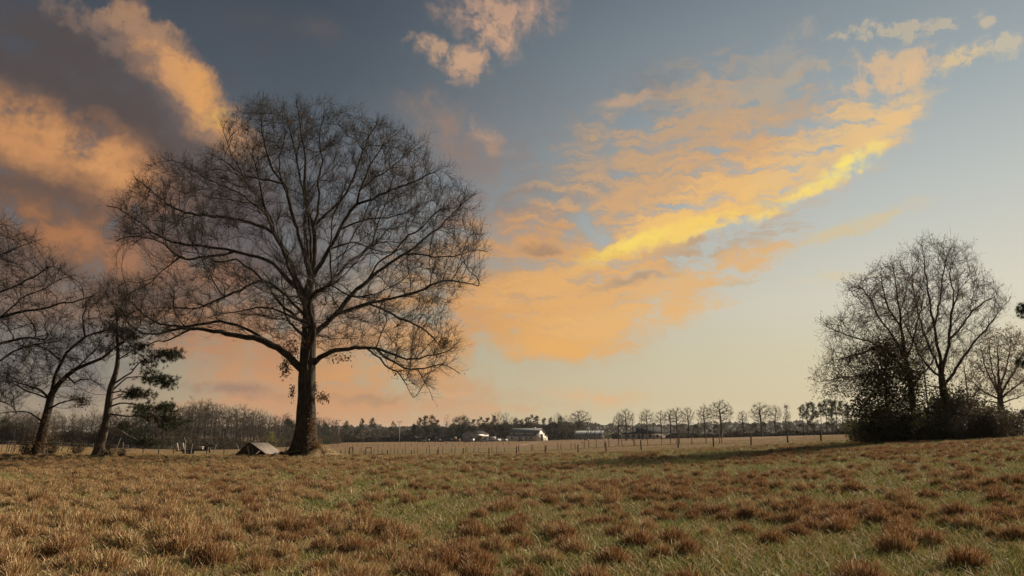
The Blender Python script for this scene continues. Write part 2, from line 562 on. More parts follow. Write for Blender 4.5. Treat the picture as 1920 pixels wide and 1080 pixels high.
class MB:
    """collects boxes, bars and panels into one mesh"""
    def __init__(self):
        self.v, self.q, self.t = [], [], []

    def box(self, x0, x1, y0, y1, z0, z1):
        i = len(self.v)
        self.v += [(x0, y0, z0), (x1, y0, z0), (x1, y1, z0), (x0, y1, z0), (x0, y0, z1), (x1, y0, z1), (x1, y1, z1), (x0, y1, z1)]
        self.q += [(i, i + 3, i + 2, i + 1), (i + 4, i + 5, i + 6, i + 7), (i, i + 1, i + 5, i + 4), (i + 1, i + 2, i + 6, i + 5),
                   (i + 2, i + 3, i + 7, i + 6), (i + 3, i, i + 4, i + 7)]
        return self

    def bar(self, a, b, w, h=None, w2=None):
        a, b = Vector(a), Vector(b)
        h = h or w
        f = 1.0 if w2 is None else w2 / w
        d = (b - a).normalized()
        s = d.cross(Vector((0, 0, 1)))
        s = s.normalized() if s.length > 1e-4 else Vector((1, 0, 0))
        u = s.cross(d).normalized()
        i = len(self.v)
        for p, k in ((a, 1.0), (b, f)):
            for x, y in ((-1, -1), (1, -1), (1, 1), (-1, 1)):
                self.v.append(tuple(p + s * (x * w / 2 * k) + u * (y * h / 2 * k)))
        self.q += [(i, i + 1, i + 2, i + 3), (i + 7, i + 6, i + 5, i + 4)]
        for k in range(4):
            n = (k + 1) % 4
            self.q.append((i + k, i + 4 + k, i + 4 + n, i + n))
        return self

    def prism(self, poly, d):
        """poly: list of 3D points (convex or not, flat), swept by vector d"""
        n = len(poly)
        i = len(self.v)
        d = Vector(d)
        self.v += [tuple(p) for p in poly] + [tuple(Vector(p) + d) for p in poly]
        for k in range(n):
            m = (k + 1) % n
            self.q.append((i + k, i + m, i + n + m, i + n + k))
        for k in range(1, n - 1):
            self.t += [(i, i + k + 1, i + k), (i + n, i + n + k, i + n + k + 1)]
        return self

    def cyl(self, a, b, r, k=10, r2=None):
        a, b = Vector(a), Vector(b)
        d = (b - a).normalized()
        s = d.orthogonal().normalized()
        u = d.cross(s)
        i = len(self.v)
        for p, rr in ((a, r), (b, r if r2 is None else r2)):
            for j in range(k):
                t = 2 * math.pi * j / k
                self.v.append(tuple(p + s * (rr * math.cos(t)) + u * (rr * math.sin(t))))
        for j in range(k):
            m = (j + 1) % k
            self.q.append((i + j, i + m, i + k + m, i + k + j))
        for j in range(1, k - 1):
            self.t += [(i, i + j + 1, i + j), (i + k, i + k + j, i + k + j + 1)]
        return self

    def mesh(self, name, mat, smooth=False):
        return make_mesh(name, np.array(self.v), np.array(self.q) if self.q else None, np.array(self.t) if self.t else None, mat, smooth=smooth)

    def build(self, name, mat, parent=None, kind=None):
        return link(name, self.mesh(name, mat), parent, None, kind)


def unit(a):
    return a / np.maximum(np.linalg.norm(a, axis=-1, keepdims=True), 1e-9)


def tube_arrays(P0, P1, R0, R1, T0, T1, k):
    """n tapered tubes of k sides"""
    n = len(P0)
    d = unit(P1 - P0)
    ref = np.where(np.abs(d[:, 2:3]) > 0.9, np.array([[1.0, 0, 0]]), np.array([[0, 0, 1.0]]))
    U = unit(np.cross(d, ref))
    ang = np.arange(k) * 2 * math.pi / k
    vs = []
    for P, Rr, T in ((P0, R0, T0), (P1, R1, T1)):
        u = unit(U - T * np.sum(U * T, axis=1, keepdims=True))
        w = np.cross(T, u)
        ring = P[:, None, :] + Rr[:, None, None] * (u[:, None, :] * np.cos(ang)[None, :, None] + w[:, None, :] * np.sin(ang)[None, :, None])
        vs.append(ring)
    V = np.stack(vs, axis=1).reshape(-1, 3)
    base = (np.arange(n) * 2 * k)[:, None]
    j = np.arange(k)[None, :]
    m = (j + 1) % k
    Q = np.stack([base + j, base + m, base + k + m, base + k + j], axis=2).reshape(-1, 4)
    return V, Q


def join(parts):
    Vs, Qs, o = [], [], 0
    for V, Q in parts:
        if len(V):
            Vs.append(V)
            Qs.append(Q + o)
            o += len(V)
    return np.concatenate(Vs), np.concatenate(Qs)


def leaf_arrays(C, size, rng, flat=0.0, ratio=0.55):
    n = len(C)
    u = unit(rng.normal(size=(n, 3)))
    u[:, 2] *= (1 - flat)
    u = unit(u)
    w = unit(np.cross(u, rng.normal(size=(n, 3))))
    s = (size * rng.uniform(0.6, 1.3, n))[:, None]
    V = np.stack([C - u * s * .5, C + w * s * ratio * .5, C + u * s * .5, C - w * s * ratio * .5], axis=1).reshape(-1, 3)
    Q = np.arange(n * 4).reshape(-1, 4)
    return V, Q


# ------------------------------------------------------------------ the lie of the land
# rows of (distance, picture height) for some bearings: turned once into metres above the camera's feet
KH = CP + SP * math.tan(PITCH)      # near the horizon a bearing is X / Y up to this factor


def zof(py, Y):
    return at(960, py, Y).z


_COLS = [-500, 0, 400, 750, 1000, 1200, 1400, 1600, 1900, 2400]
_YS = [20, 38, 55, 80, 130, 200, 330, 450, 560, 900, 1500, 5000]
_TAB = {
    -500: (0.00, 0.00, 850, 847, 842, 834, 829, 826, 824, 820, 817, 815.5),
    0:    (0.00, 0.00, 854, 848, 840, 833, 829, 827, 825, 821, 817, 815.5),
    400:  (0.00, 0.00, 857, 858, 856, 851, 841, 833, 829, 822, 818, 815.5),
    750:  (0.00, 0.00, 857, 858.5, 860, 851, 838, 829, 827.5, 821, 818, 815.5),
    1000: (0.00, 0.00, 855, 855.5, 853, 846, 834, 827, 825.5, 820, 817, 815.5),
    1200: (0.06, 0.10, 852, 850, 841, 830, 824, 821, 819, 817, 816, 815.5),
    1400: (0.14, 0.28, 847, 839.5, 831, 824, 820, 818, 817, 816, 815.5, 815),
    1600: (0.30, 0.62, 836, 826, 816, 814, 813.5, 813, 813, 813, 814, 815),
    1900: (0.55, 1.00, 823, 815, 812, 811, 811, 811, 811, 812, 813, 815),
    2400: (0.80, 1.50, 815, 809, 807, 806, 807, 808, 809, 811, 813, 815),
}
_ZT = np.array([[_TAB[c][j] if j < 2 else zof(_TAB[c][j], _YS[j]) for j in range(len(_YS))] for c in _COLS])
_FC = np.linspace(-500, 2400, 146)
_FL = np.linspace(math.log(20), math.log(5000), 180)
_t1 = np.array([np.interp(_FC, _COLS, _ZT[:, j]) for j in range(len(_YS))]).T
_FZ = np.array([np.interp(_FL, np.log(_YS), _t1[i]) for i in range(len(_FC))])


def _blur(a, r, axis):
    k = np.hanning(2 * r + 3)[1:-1]
    k /= k.sum()
    pad = [(0, 0), (0, 0)]
    pad[axis] = (r, r)
    p = np.pad(a, pad, mode='edge')
    return np.apply_along_axis(lambda m: np.convolve(m, k, mode='valid'), axis, p)


_FZ = _blur(_blur(_FZ, 7, 0), 3, 1)


def ground_np(X, Y):
    X = np.asarray(X, float)
    Y = np.asarray(Y, float)
    Yc = np.maximum(Y, 20.0)
    px = np.clip(960 + FPX * KH * X / Yc, -500, 2400)
    lg = np.log(np.minimum(Yc, 5000))
    fi = (px + 500) / 2900 * (len(_FC) - 1)
    fj = (lg - _FL[0]) / (_FL[-1] - _FL[0]) * (len(_FL) - 1)
    i = np.clip(fi.astype(int), 0, len(_FC) - 2)
    j = np.clip(fj.astype(int), 0, len(_FL) - 2)
    u, v = fi - i, fj - j
    z = (_FZ[i, j] * (1 - u) * (1 - v) + _FZ[i + 1, j] * u * (1 - v) + _FZ[i, j + 1] * (1 - u) * v + _FZ[i + 1, j + 1] * u * v)
    t = np.clip((Y + 20) / 40, 0, 1)
    t = t * t * (3 - 2 * t)
    z = z * t
    # small humps of the field
    z = z + 0.035 * np.sin(X * 0.9 + 1.3 * np.sin(Y * .31)) * np.sin(Y * 0.7 + 1.1 * np.sin(X * .43)) * np.clip(1.5 - Yc / 80, 0, 1)
    return z


def G(x, y):
    return float(ground_np(x, y))


def gp(px, Y, dz=0.0):
    """the ground point on bearing px at distance Y"""
    X = (px - 960) / FPX * Y / KH
    return Vector((X, Y, G(X, Y) + dz))


def fence_line_y(X):
    """distance of the boundary between the rough meadow and the mown pasture"""
    px = np.array([-600, 0, 250, 640, 772, 968, 1270, 1476, 1595, 1900, 2400])
    yy = np.array([64, 62, 75, 118, 120, 109, 95, 84, 78, 74, 70.])
    xx = (px - 960) / FPX * yy / KH
    return np.interp(X, xx, yy)


def build_ground():
    nr, na = 190, 260
    r = np.concatenate([[0.0], 1.2 * (6500 / 1.2) ** (np.linspace(0, 1, nr - 1))])
    f = np.linspace(-1, 1, na, endpoint=False)
    ang = np.pi * (0.35 * f + 0.65 * f ** 3)          # finer towards the view
    X = r[:, None] * np.sin(ang)[None, :]
    Y = r[:, None] * np.cos(ang)[None, :]
    Z = ground_np(X, Y)
    V = np.stack([X, Y, Z], 2).reshape(-1, 3)
    i = np.arange(nr - 1)[:, None]
    j = np.arange(na)[None, :]
    m = (j + 1) % na
    Q = np.stack([i * na + j + 0 * i, i * na + m, (i + 1) * na + m, (i + 1) * na + j], 2).reshape(-1, 4)[:, ::-1]
    fy = fence_line_y(X)
    pas = np.clip((Y - fy + 1.0) / 2.0, 0, 1)
    px = 960 + FPX * KH * X / np.maximum(Y, 5)
    # greener strips of the far pasture
    g = np.clip(1 - np.abs(Y - 235) / 45, 0, 1) * np.clip((1150 - px) / 150, 0, 1) * np.clip((px - 560) / 120, 0, 1) * 0.75
    g = np.maximum(g, np.clip(1 - np.abs(Y - 210) / 60, 0, 1) * np.clip((520 - px) / 80, 0, 1) * np.clip((px - 280) / 60, 0, 1) * .9)
    g = np.maximum(g, np.clip(1 - np.abs(Y - 170) / 20, 0, 1) * np.clip((1180 - px) / 60, 0, 1) * np.clip((px - 960) / 80, 0, 1) * .8)
    me = make_mesh('ground', V, Q, None, M['ground'], smooth=True, attrs={'pasture': pas.ravel(), 'green': g.ravel()})
    return link('ground', me, kind='structure')


build_ground()


# ------------------------------------------------------------------ trees
class Skeleton:
    """branch nodes: position, parent, least radius, which limb they belong to (-1: trunk)"""
    def __init__(self):
        self.p, self.par, self.rm, self.limb = [], [], [], []

    def add(self, p, par, rm=0.0, limb=-1):
        self.p.append(np.asarray(p, float))
        self.par.append(par)
        self.rm.append(rm)
        self.limb.append(limb)
        return len(self.p) - 1

    def line(self, pts, r0, r1, par, limb, step=0.45, jit=0.0, rng=None):
        """a smooth run of nodes through pts (3D), starting at node par"""
        pts = [np.asarray(q, float) for q in pts]
        if par >= 0:
            pts = [self.p[par]] + pts
        P = [2 * pts[0] - pts[1]] + pts + [2 * pts[-1] - pts[-2]]
        out = []
        for k in range(1, len(P) - 2):
            n = max(1, int(np.linalg.norm(P[k + 1] - P[k]) / step))
            for s in range(n):
                t = s / n
                a, b, c, d = P[k - 1], P[k], P[k + 1], P[k + 2]
                out.append(0.5 * ((2 * b) + (-a + c) * t + (2 * a - 5 * b + 4 * c - d) * t * t + (-a + 3 * b - 3 * c + d) * t ** 3))
        out.append(pts[-1])
        if par >= 0:
            out = out[1:]
        ids = []
        for k, q in enumerate(out):
            f = k / max(1, len(out) - 1)
            if jit and 0 < k:
                q = q + rng.normal(size=3) * jit
            par = self.add(q, par, r0 + (r1 - r0) * f ** 0.8, limb)
            ids.append(par)
        return ids

    def arrays(self):
        return np.array(self.p), np.array(self.par), np.array(self.rm), np.array(self.limb)


def colonise(sk, A, step, di, dk, rng, itmax=140, trop=(0, 0, 0.06), jit=0.16, keep=0.35, start=0, maxkids=3, focus=None, fw=0.0):
    """grow the skeleton towards the points A until they are reached"""
    P, par, rm, limb = sk.arrays()
    kids = np.zeros(len(P), int)
    for q in par:
        if q >= 0:
            kids[q] += 1
    N = len(A)
    nd = np.full(N, 1e18)
    ni = np.zeros(N, int)
    for c in range(start, len(P), 256):
        d = ((A[:, None, :] - P[None, c:c + 256, :]) ** 2).sum(2)
        k = d.argmin(1)
        v = d[np.arange(N), k]
        b = v < nd
        nd[b] = v[b]
        ni[b] = k[b] + c
    alive = nd > dk * dk
    trop = np.array(trop)
    for it in range(itmax):
        sel = np.nonzero(alive & (nd < di * di))[0]
        if len(sel) == 0:
            break
        idx = ni[sel]
        D = unit(A[sel] - P[idx])
        u, inv = np.unique(idx, return_inverse=True)
        acc = np.zeros((len(u), 3))
        np.add.at(acc, inv, D)
        ok = kids[u] < maxkids
        if not ok.any():
            break
        u, acc = u[ok], acc[ok]
        pd = unit(P[u] - P[np.maximum(par[u], 0)])
        if focus is not None:
            acc = unit(acc) + fw * unit(P[u] - np.asarray(focus))
        acc = unit(unit(acc) + keep * pd + trop + rng.normal(size=acc.shape) * jit)
        new = P[u] + acc * step
        n0 = len(P)
        P = np.concatenate([P, new])
        par = np.concatenate([par, u])
        rm = np.concatenate([rm, np.zeros(len(u))])
        limb = np.concatenate([limb, limb[u]])
        np.add.at(kids, u, 1)
        kids = np.concatenate([kids, np.zeros(len(u), int)])
        av = np.nonzero(alive)[0]
        d = ((A[av][:, None, :] - new[None]) ** 2).sum(2)
        k = d.argmin(1)
        v = d[np.arange(len(av)), k]
        b = v < nd[av]
        nd[av[b]] = v[b]
        ni[av[b]] = k[b] + n0
        alive[av[nd[av] < dk * dk]] = False
    return P, par, rm, limb


def radii(P, par, rm, tip=0.009, ex=2.3):
    n = len(P)
    acc = np.zeros(n)
    r = np.zeros(n)
    te = tip ** ex
    for i in range(n - 1, -1, -1):
        v = acc[i] if acc[i] > 0 else te
        r[i] = max(v ** (1 / ex), rm[i])
        if par[i] >= 0:
            acc[par[i]] += v + te * 0.15
    for i in range(n):                       # never thicker than what carries it
        if par[i] >= 0:
            r[i] = min(r[i], r[par[i]])
    return r


def main_child(P, par, r):
    n = len(P)
    best = np.full(n, -1)
    for i in range(n):
        q = par[i]
        if q >= 0 and (best[q] < 0 or r[i] > r[best[q]]):
            best[q] = i
    return best


def branch_tubes(P, par, r, sel, skip=None, ksides=((0.12, 10), (0.035, 6), (0, 3))):
    """tubes for the edges that end at nodes sel"""
    best = main_child(P, par, r)
    T = np.zeros_like(P)
    for i in range(len(P)):
        a = P[i] - P[par[i]] if par[i] >= 0 else np.zeros(3)
        c = P[best[i]] - P[i] if best[i] >= 0 else a
        T[i] = a + c if np.linalg.norm(a + c) > 1e-6 else (0, 0, 1)
    T = unit(T)
    e = np.array([i for i in sel if par[i] >= 0], int)
    if len(e) == 0:
        return []
    q = par[e]
    cont = best[q] == e
    R0 = np.where(cont, r[q], np.minimum(r[q], r[e] * 1.25))
    T0 = np.where(cont[:, None], T[q], unit(P[e] - P[q]))
    out = []
    hi = 1e9
    for lo, k in ksides:
        b = (r[e] >= lo) & (r[e] < hi)
        hi = lo
        if b.any():
            out.append(tube_arrays(P[q[b]], P[e[b]], R0[b], r[e[b]], T0[b], T[e[b]], k))
    return out


def twig_arrays(P, par, r, per, rng, rmax=0.05, L=(0.45, 1.1), r0=0.007, up=0.25, subs=2, k=3, focus=None, fw=0.0):
    cand = np.nonzero((r < rmax) & (par >= 0))[0]
    if len(cand) == 0:
        return [], np.zeros((0, 3))
    n = int(len(cand) * per)
    c = rng.choice(cand, n)
    d = unit(P[c] - P[par[c]])
    f = rng.uniform(0, 1, (n, 1))
    S = P[par[c]] * (1 - f) + P[c] * f
    of = fw * unit(S - np.asarray(focus)) if focus is not None else 0.0
    dr = unit(d * 0.8 + of + rng.normal(size=(n, 3)) * 0.45 + np.array([0, 0, up]))
    ln = rng.uniform(L[0], L[1], (n, 1))
    M1 = S + dr * ln * 0.5
    d2 = unit(dr + rng.normal(size=(n, 3)) * 0.3 + np.array([0, 0, up * 0.5]))
    E1 = M1 + d2 * ln * 0.5
    rr = np.full(n, r0) * rng.uniform(0.8, 1.2, n)
    out = [tube_arrays(S, M1, rr, rr * .8, dr, dr, k), tube_arrays(M1, E1, rr * .8, rr * .45, d2, d2, k)]
    tips = [E1]
    for s in range(subs):
        g = rng.uniform(0.15, 0.95, (n, 1))
        B = np.where(g < .5, S + (M1 - S) * g * 2, M1 + (E1 - M1) * (g * 2 - 1))
        d3 = unit(dr * 0.7 + rng.normal(size=(n, 3)) * 0.6 + np.array([0, 0, up]))
        E2 = B + d3 * ln * rng.uniform(0.25, 0.6, (n, 1))
        out.append(tube_arrays(B, E2, rr * .65, rr * .4, d3, d3, k))
        tips.append(E2)
    return out, np.concatenate(tips)


def in_poly(x, y, poly):
    poly = np.asarray(poly, float)
    ins = np.zeros(len(x), bool)
    j = len(poly) - 1
    for i in range(len(poly)):
        xi, yi = poly[i]
        xj, yj = poly[j]
        c = ((yi > y) != (yj > y)) & (x < (xj - xi) * (y - yi) / (yj - yi + 1e-12) + xi)
        ins ^= c
        j = i
    return ins


def edge_dist(x, y, poly):
    poly = np.asarray(poly, float)
    d = np.full(len(x), 1e18)
    for i in range(len(poly)):
        a, b = poly[i - 1], poly[i]
        ab = b - a
        t = np.clip(((x - a[0]) * ab[0] + (y - a[1]) * ab[1]) / (ab @ ab), 0, 1)
        d = np.minimum(d, np.hypot(x - a[0] - t * ab[0], y - a[1] - t * ab[1]))
    return d


def crown_points(poly, n, Y, half, rng, full=150.0, power=1.0, Yshift=0.0, shell=0.0):
    """points filling a crown whose outline, seen from the field, is poly; it is as deep as it is wide"""
    poly = np.asarray(poly, float)
    lo, hi = poly.min(0), poly.max(0)
    xs, ys = [], []
    got = 0
    while got < n:
        x = rng.uniform(lo[0], hi[0], n)
        y = rng.uniform(lo[1], hi[1], n)
        s = np.clip(edge_dist(x, y, poly) / full, 0, 1)
        dep = np.sqrt(1 - (1 - s) ** 2)
        ok = in_poly(x, y, poly) & (rng.uniform(0, 1, n) < (0.25 + 0.75 * dep ** power) * (1 - shell * s * .8))
        xs.append(x[ok])
        ys.append(y[ok])
        got += ok.sum()
    x = np.concatenate(xs)[:n]
    y = np.concatenate(ys)[:n]
    s = np.clip(edge_dist(x, y, poly) / full, 0, 1)
    dep = np.sqrt(1 - (1 - s) ** 2)
    tt = rng.uniform(-1, 1, n)
    tt = np.sign(tt) * np.abs(tt) ** (1 - .5 * shell)
    Yd = Y + Yshift + tt * half * (0.08 + 0.92 * dep)
    u = (x - 960) / FPX
    v = (540 - y) / FPX
    dy = CP - v * SP
    sc = Yd / dy
    return np.stack([u * sc, Yd, EYE + (SP + v * CP) * sc], 1)


def trunk_mesh(name, path, rad, mat, k=28, flare=None, rough=0.03, rng=None, lobes=5, phase=0.3):
    """a lofted trunk along path (list of 3D), with root flare and an uneven, ridged skin"""
    path = np.array([list(q) for q in path], float)
    rad = np.array(rad, float)
    seg = np.r_[0, np.cumsum(np.linalg.norm(np.diff(path, axis=0), axis=1))]
    m = max(6, int(seg[-1] / 0.16))
    s = np.linspace(0, seg[-1], m)
    C = np.stack([np.interp(s, seg, path[:, i]) for i in range(3)], 1)
    for _ in range(3):
        C[1:-1] = (C[:-2] + 2 * C[1:-1] + C[2:]) / 4
    Rr = np.interp(s, seg, rad)
    T = unit(np.gradient(C, axis=0))
    th = np.arange(k) * 2 * math.pi / k
    V = np.zeros((m, k, 3))
    for i in range(m):
        ux = unit(np.cross(np.array([0, 1.0, 0]), T[i]))
        uy = np.cross(T[i], ux)
        h = s[i]
        rr = Rr[i] * np.ones(k)
        if flare:
            a, fall = flare
            fl = a * math.exp(-h / fall)
            rr = rr * (1 + fl * (0.55 + 0.45 * np.cos(lobes * th + phase) + 0.25 * np.cos(2 * th + 1.0)))
        nz = np.array([mnoise.noise(Vector((math.cos(t) * 2.2, math.sin(t) * 2.2, h * 0.35 + phase * 7))) for t in th])
        n2 = np.array([mnoise.noise(Vector((math.cos(t) * 7, math.sin(t) * 7, h * 0.8 + phase * 3))) for t in th])
        rr = rr * (1 + 0.07 * nz) + rough * n2
        V[i] = C[i] + ux * (rr * np.cos(th))[:, None] + uy * (rr * np.sin(th))[:, None]
    i = np.arange(m - 1)[:, None]
    j = np.arange(k)[None, :]
    n = (j + 1) % k
    Q = np.stack([i * k + j, i * k + n, (i + 1) * k + n, (i + 1) * k + j], 2).reshape(-1, 4)
    return make_mesh(name, V.reshape(-1, 3), Q, None, mat, smooth=True)


def mesh_of(name, parts, mat, origin, smooth=True, tint=None):
    V, Q = join(parts)
    return make_mesh(name, V - np.asarray(origin), Q, None, mat, tint=tint, smooth=smooth)


def leaves_obj(name, C, size, rng, mat, origin, parent, tint_lo=0.0, tint_hi=1.0, kind='stuff', flat=0.0, ratio=0.55):
    V, Q = leaf_arrays(C, size, rng, flat, ratio)
    t = np.repeat(rng.uniform(tint_lo, tint_hi, len(C)), 4)
    return link(name, make_mesh(name, V - np.asarray(origin), Q, None, mat, tint=t), parent, None, kind)


class TracedTree:
    """a tree built along its trunk and limbs as they run in the place"""
    def __init__(self, name, label, cat, base, Y, group=None):
        self.sk = Skeleton()
        self.Y = Y
        self.base = np.array(base)
        self.root = thing(name, label, cat, base, 0, group)
        self.px = []           # (px, py, node) of traced nodes
        self.nl = 0
        self.scale = FPX / (Y * 1.03)

    def trunk(self, pts, w0, w1, depth=0.0):
        ps = [at(x, y, self.Y + depth * i / len(pts)) for i, (x, y) in enumerate(pts)]
        ps[0] = Vector(self.base)
        ids = self.sk.line(ps, w0 / 2 / self.scale, w1 / 2 / self.scale, -1, -1, 0.4)
        self._note(ids)
        self.trunk_pts = ps
        return ids

    def _note(self, ids):
        for i in ids:
            p = self.sk.p[i]
            d = p - np.array([0, 0, EYE])
            f = d[1] * CP + d[2] * SP
            u = d[2] * CP - d[1] * SP
            self.px.append((960 + FPX * d[0] / f, 540 - FPX * u / f, i))

    def limb(self, pts, w0, w1, slope, sub=False, jit=0.03, rng=RNG):
        """pts: picture positions along the limb; slope: metres deeper per metre of run"""
        A = np.array([(a, b) for a, b, _ in self.px])
        d = np.hypot(A[:, 0] - pts[0][0], A[:, 1] - pts[0][1])
        k = int(d.argmin())
        par = self.px[k][2]
        Y = self.sk.p[par][1]
        if sub and self.sk.limb[par] >= 0:
            lid = self.sk.limb[par]
        else:
            lid = self.nl
            self.nl += 1
        out = []
        prev = self.sk.p[par]
        pxp = (self.px[k][0], self.px[k][1])
        run = 0.0
        for x, y in (pts[1:] if d[k] < 12 else pts):
            run += math.hypot(x - pxp[0], y - pxp[1]) / self.scale
            pxp = (x, y)
            out.append(at(x, y, Y + slope * run))
        ids = self.sk.line(out, w0 / 2 / self.scale, w1 / 2 / self.scale, par, lid, 0.4, jit, rng)
        self._note(ids)
        return ids

    def limb3(self, node, vec, length, w0, w1, rise=0.2, rng=RNG):
        """a limb that runs towards or away from the field, so its run is not traced"""
        lid = self.nl
        self.nl += 1
        p = self.sk.p[node]
        v = unit(np.array(vec, float))
        pts = [p + v * length * t + np.array([0, 0, rise * length * t * t]) + rng.normal(size=3) * 0.12 * length * t * 0.5 for t in (.25, .5, .75, 1)]
        ids = self.sk.line(pts, w0 / 2 / self.scale, w1 / 2 / self.scale, node, lid, 0.4, 0.03, rng)
        self._note(ids)
        return ids

    def grow(self, A, step, di, dk, rng, tip=0.009, ex=2.3, start=0, **kw):
        self.P, self.par, self.rm, self.lb = colonise(self.sk, A, step, di, dk, rng, start=start, **kw)
        self.r = radii(self.P, self.par, self.rm, tip, ex)

    def finish(self, mat, rng, trunk_r=None, trunk_k=28, flare=(0.9, 1.2), twigs=2.2, twig_kw=None, limb_name='limb', rough=0.03,
               phase=0.3, lobes=5):
        tr = [i for i in range(len(self.lb)) if self.lb[i] == -1]
        # nodes grown from the trunk itself become small limbs of one mesh
        n_tr = len([1 for p in self.px]) and self.n_trunk
        path = [self.P[i] - self.base for i in range(self.n_trunk)]
        rr = [self.r[i] for i in range(self.n_trunk)] if trunk_r is None else np.interp(np.linspace(0, 1, self.n_trunk), *trunk_r)
        link('trunk', trunk_mesh('trunk', path, rr, mat, trunk_k, flare, rough, rng, lobes, phase), self.root)
        for l in range(self.nl):
            sel = np.nonzero(self.lb == l)[0]
            t = branch_tubes(self.P, self.par, self.r, sel)
            if t:
                link(limb_name, mesh_of(limb_name, t, mat, self.base), self.root)
        small = [i for i in tr if i >= self.n_trunk]
        if small:
            t = branch_tubes(self.P, self.par, self.r, np.array(small))
            if t:
                link('water_shoots', mesh_of('water_shoots', t, mat, self.base), self.root)
        tw, tips = twig_arrays(self.P, self.par, self.r, twigs, rng, **(twig_kw or {}))
        if tw:
            link('twigs', mesh_of('twigs', tw, M['twig'], self.base, False), self.root, None, 'stuff')
        return tips


# ------------------------------------------------------------------ the great oak
def Z(*pts):
    """positions read off an enlargement of the crown"""
    return [(180 + a / 2.0773, 160 + b / 2.0773) for a, b in pts]


def build_great_oak():
    rng = np.random.default_rng(5)
    base = gp(572, 55)
    t = TracedTree('oak_tree', 'huge bare oak with a wide domed crown standing at the field edge', 'tree', base, 55)
    t.trunk([(572, 855), (573, 800), (574.5, 740), (576, 690), (578, 650), (579.5, 622), (579, 590), (577, 558), (582, 525)], 30, 15, 0.0)
    t.n_trunk = len(t.sk.p)
    L = t.limb
    # leaders
    L(Z((835, 780), (848, 690), (852, 600), (850, 550), (825, 490), (815, 430), (813, 340), (815, 270), (800, 200), (790, 120), (780, 60)), 11, 1.6, .05)
    L(Z((852, 560), (862, 500), (870, 420), (865, 370), (880, 300), (870, 200), (890, 100)), 5.5, 1.4, -.35, True)
    L(Z((852, 560), (900, 500), (950, 455), (985, 400), (1010, 340), (1035, 270), (1065, 200), (1100, 140)), 6, 1.4, .3, True)
    L(Z((838, 760), (810, 650), (790, 580), (770, 520), (745, 430), (735, 385), (690, 330), (660, 240), (645, 150), (640, 70)), 9, 1.5, .3)
    L(Z((735, 385), (650, 365), (590, 355), (530, 320), (500, 290)), 3.6, 1.2, .4, True)
    L(Z((745, 430), (720, 360), (715, 280), (735, 200), (725, 120)), 3.6, 1.2, -.2, True)
    L(Z((845, 770), (880, 690), (905, 640), (935, 590), (960, 540), (990, 490), (1015, 460), (1030, 410), (1060, 330), (1100, 260), (1150, 200)), 9, 1.5, -.3)
    L(Z((1015, 460), (1080, 440), (1150, 410), (1230, 380), (1310, 340), (1350, 320)), 4.5, 1.3, -.4, True)
    L(Z((950, 570), (1000, 540), (1060, 520), (1140, 515), (1220, 490), (1270, 460)), 4, 1.3, .5, True)
    L(Z((1035, 400), (1090, 360), (1150, 320), (1220, 260), (1260, 220)), 3.4, 1.2, .3, True)
    # left fans
    L(Z((828, 830), (790, 770), (760, 690), (720, 620), (680, 570), (620, 540), (560, 525), (470, 510), (370, 500), (310, 480), (250, 440), (190, 390), (150, 360)), 8.5, 1.5, .4)
    L(Z((760, 690), (700, 590), (680, 520), (600, 450), (540, 410), (440, 370), (380, 330), (300, 290)), 5.5, 1.3, -.3, True)
    L(Z((680, 520), (640, 440), (600, 400), (560, 330), (520, 250), (500, 180)), 3.6, 1.2, -.5, True)
    L(Z((820, 830), (760, 770), (710, 715), (660, 680), (600, 660), (540, 645), (470, 635), (400, 625), (330, 620), (270, 600), (220, 570), (150, 520), (80, 480), (40, 470)), 9, 1.5, -.3)
    L(Z((540, 645), (500, 660), (430, 665), (380, 675), (330, 670), (290, 640), (230, 600), (130, 590), (80, 610)), 5, 1.3, -.5, True)
    L(Z((340, 672), (300, 690), (260, 720), (230, 750), (190, 760)), 2.4, 1.0, .2, True)
    L(Z((820, 930), (770, 895), (720, 850), (670, 780), (620, 730), (580, 700), (545, 680), (480, 690), (420, 660)), 7, 1.4, .45)
    L(Z((820, 905), (760, 840), (720, 800), (660, 765), (610, 770), (560, 800), (480, 830), (420, 860)), 5.5, 1.3, -.5)
    L(Z((820, 935), (740, 890), (690, 870), (630, 865), (560, 880), (500, 890), (440, 905)), 5.5, 1.4, .15)
    # the long low limbs on the left
    L([(566, 700), (553, 680), (540, 667), (520, 652), (495, 640), (475, 634), (437, 627), (400, 621), (357, 616), (332, 617), (312, 622), (287, 626), (270, 625), (255, 617), (242, 605)], 15, 2.2, -.12)
    L([(520, 652), (490, 632), (450, 612), (425, 604), (400, 604), (375, 607), (347, 613), (300, 606), (270, 590), (240, 560)], 7, 1.4, .3, True)
    L([(357, 616), (337, 627), (320, 637), (295, 640), (270, 650), (250, 662), (232, 669)], 3.4, 1.2, .2, True)
    L([(255, 617), (235, 600), (220, 575), (205, 560), (200, 545)], 2.6, 1.0, -.3, True)
    L([(347, 613), (330, 590), (325, 560), (335, 540)], 2.2, 1.0, -.3, True)
    # right fans
    L(Z((840, 980), (880, 940), (930, 890), (970, 850), (1000, 810), (1060, 760), (1120, 710), (1180, 670), (1240, 630), (1290, 590), (1340, 550), (1400, 490), (1450, 440), (1480, 420)), 11, 1.6, .25)
    L(Z((1210, 655), (1270, 660), (1340, 670), (1420, 660), (1480, 640), (1530, 650)), 4, 1.2, -.2, True)
    L(Z((1060, 760), (1100, 690), (1160, 650), (1200, 600), (1260, 560), (1320, 500)), 3.8, 1.2, -.5, True)
    L(Z((930, 890), (970, 880), (1040, 855), (1120, 835), (1200, 820), (1260, 800), (1320, 775), (1380, 760), (1440, 770), (1490, 780)), 6.5, 1.3, -.35, True)
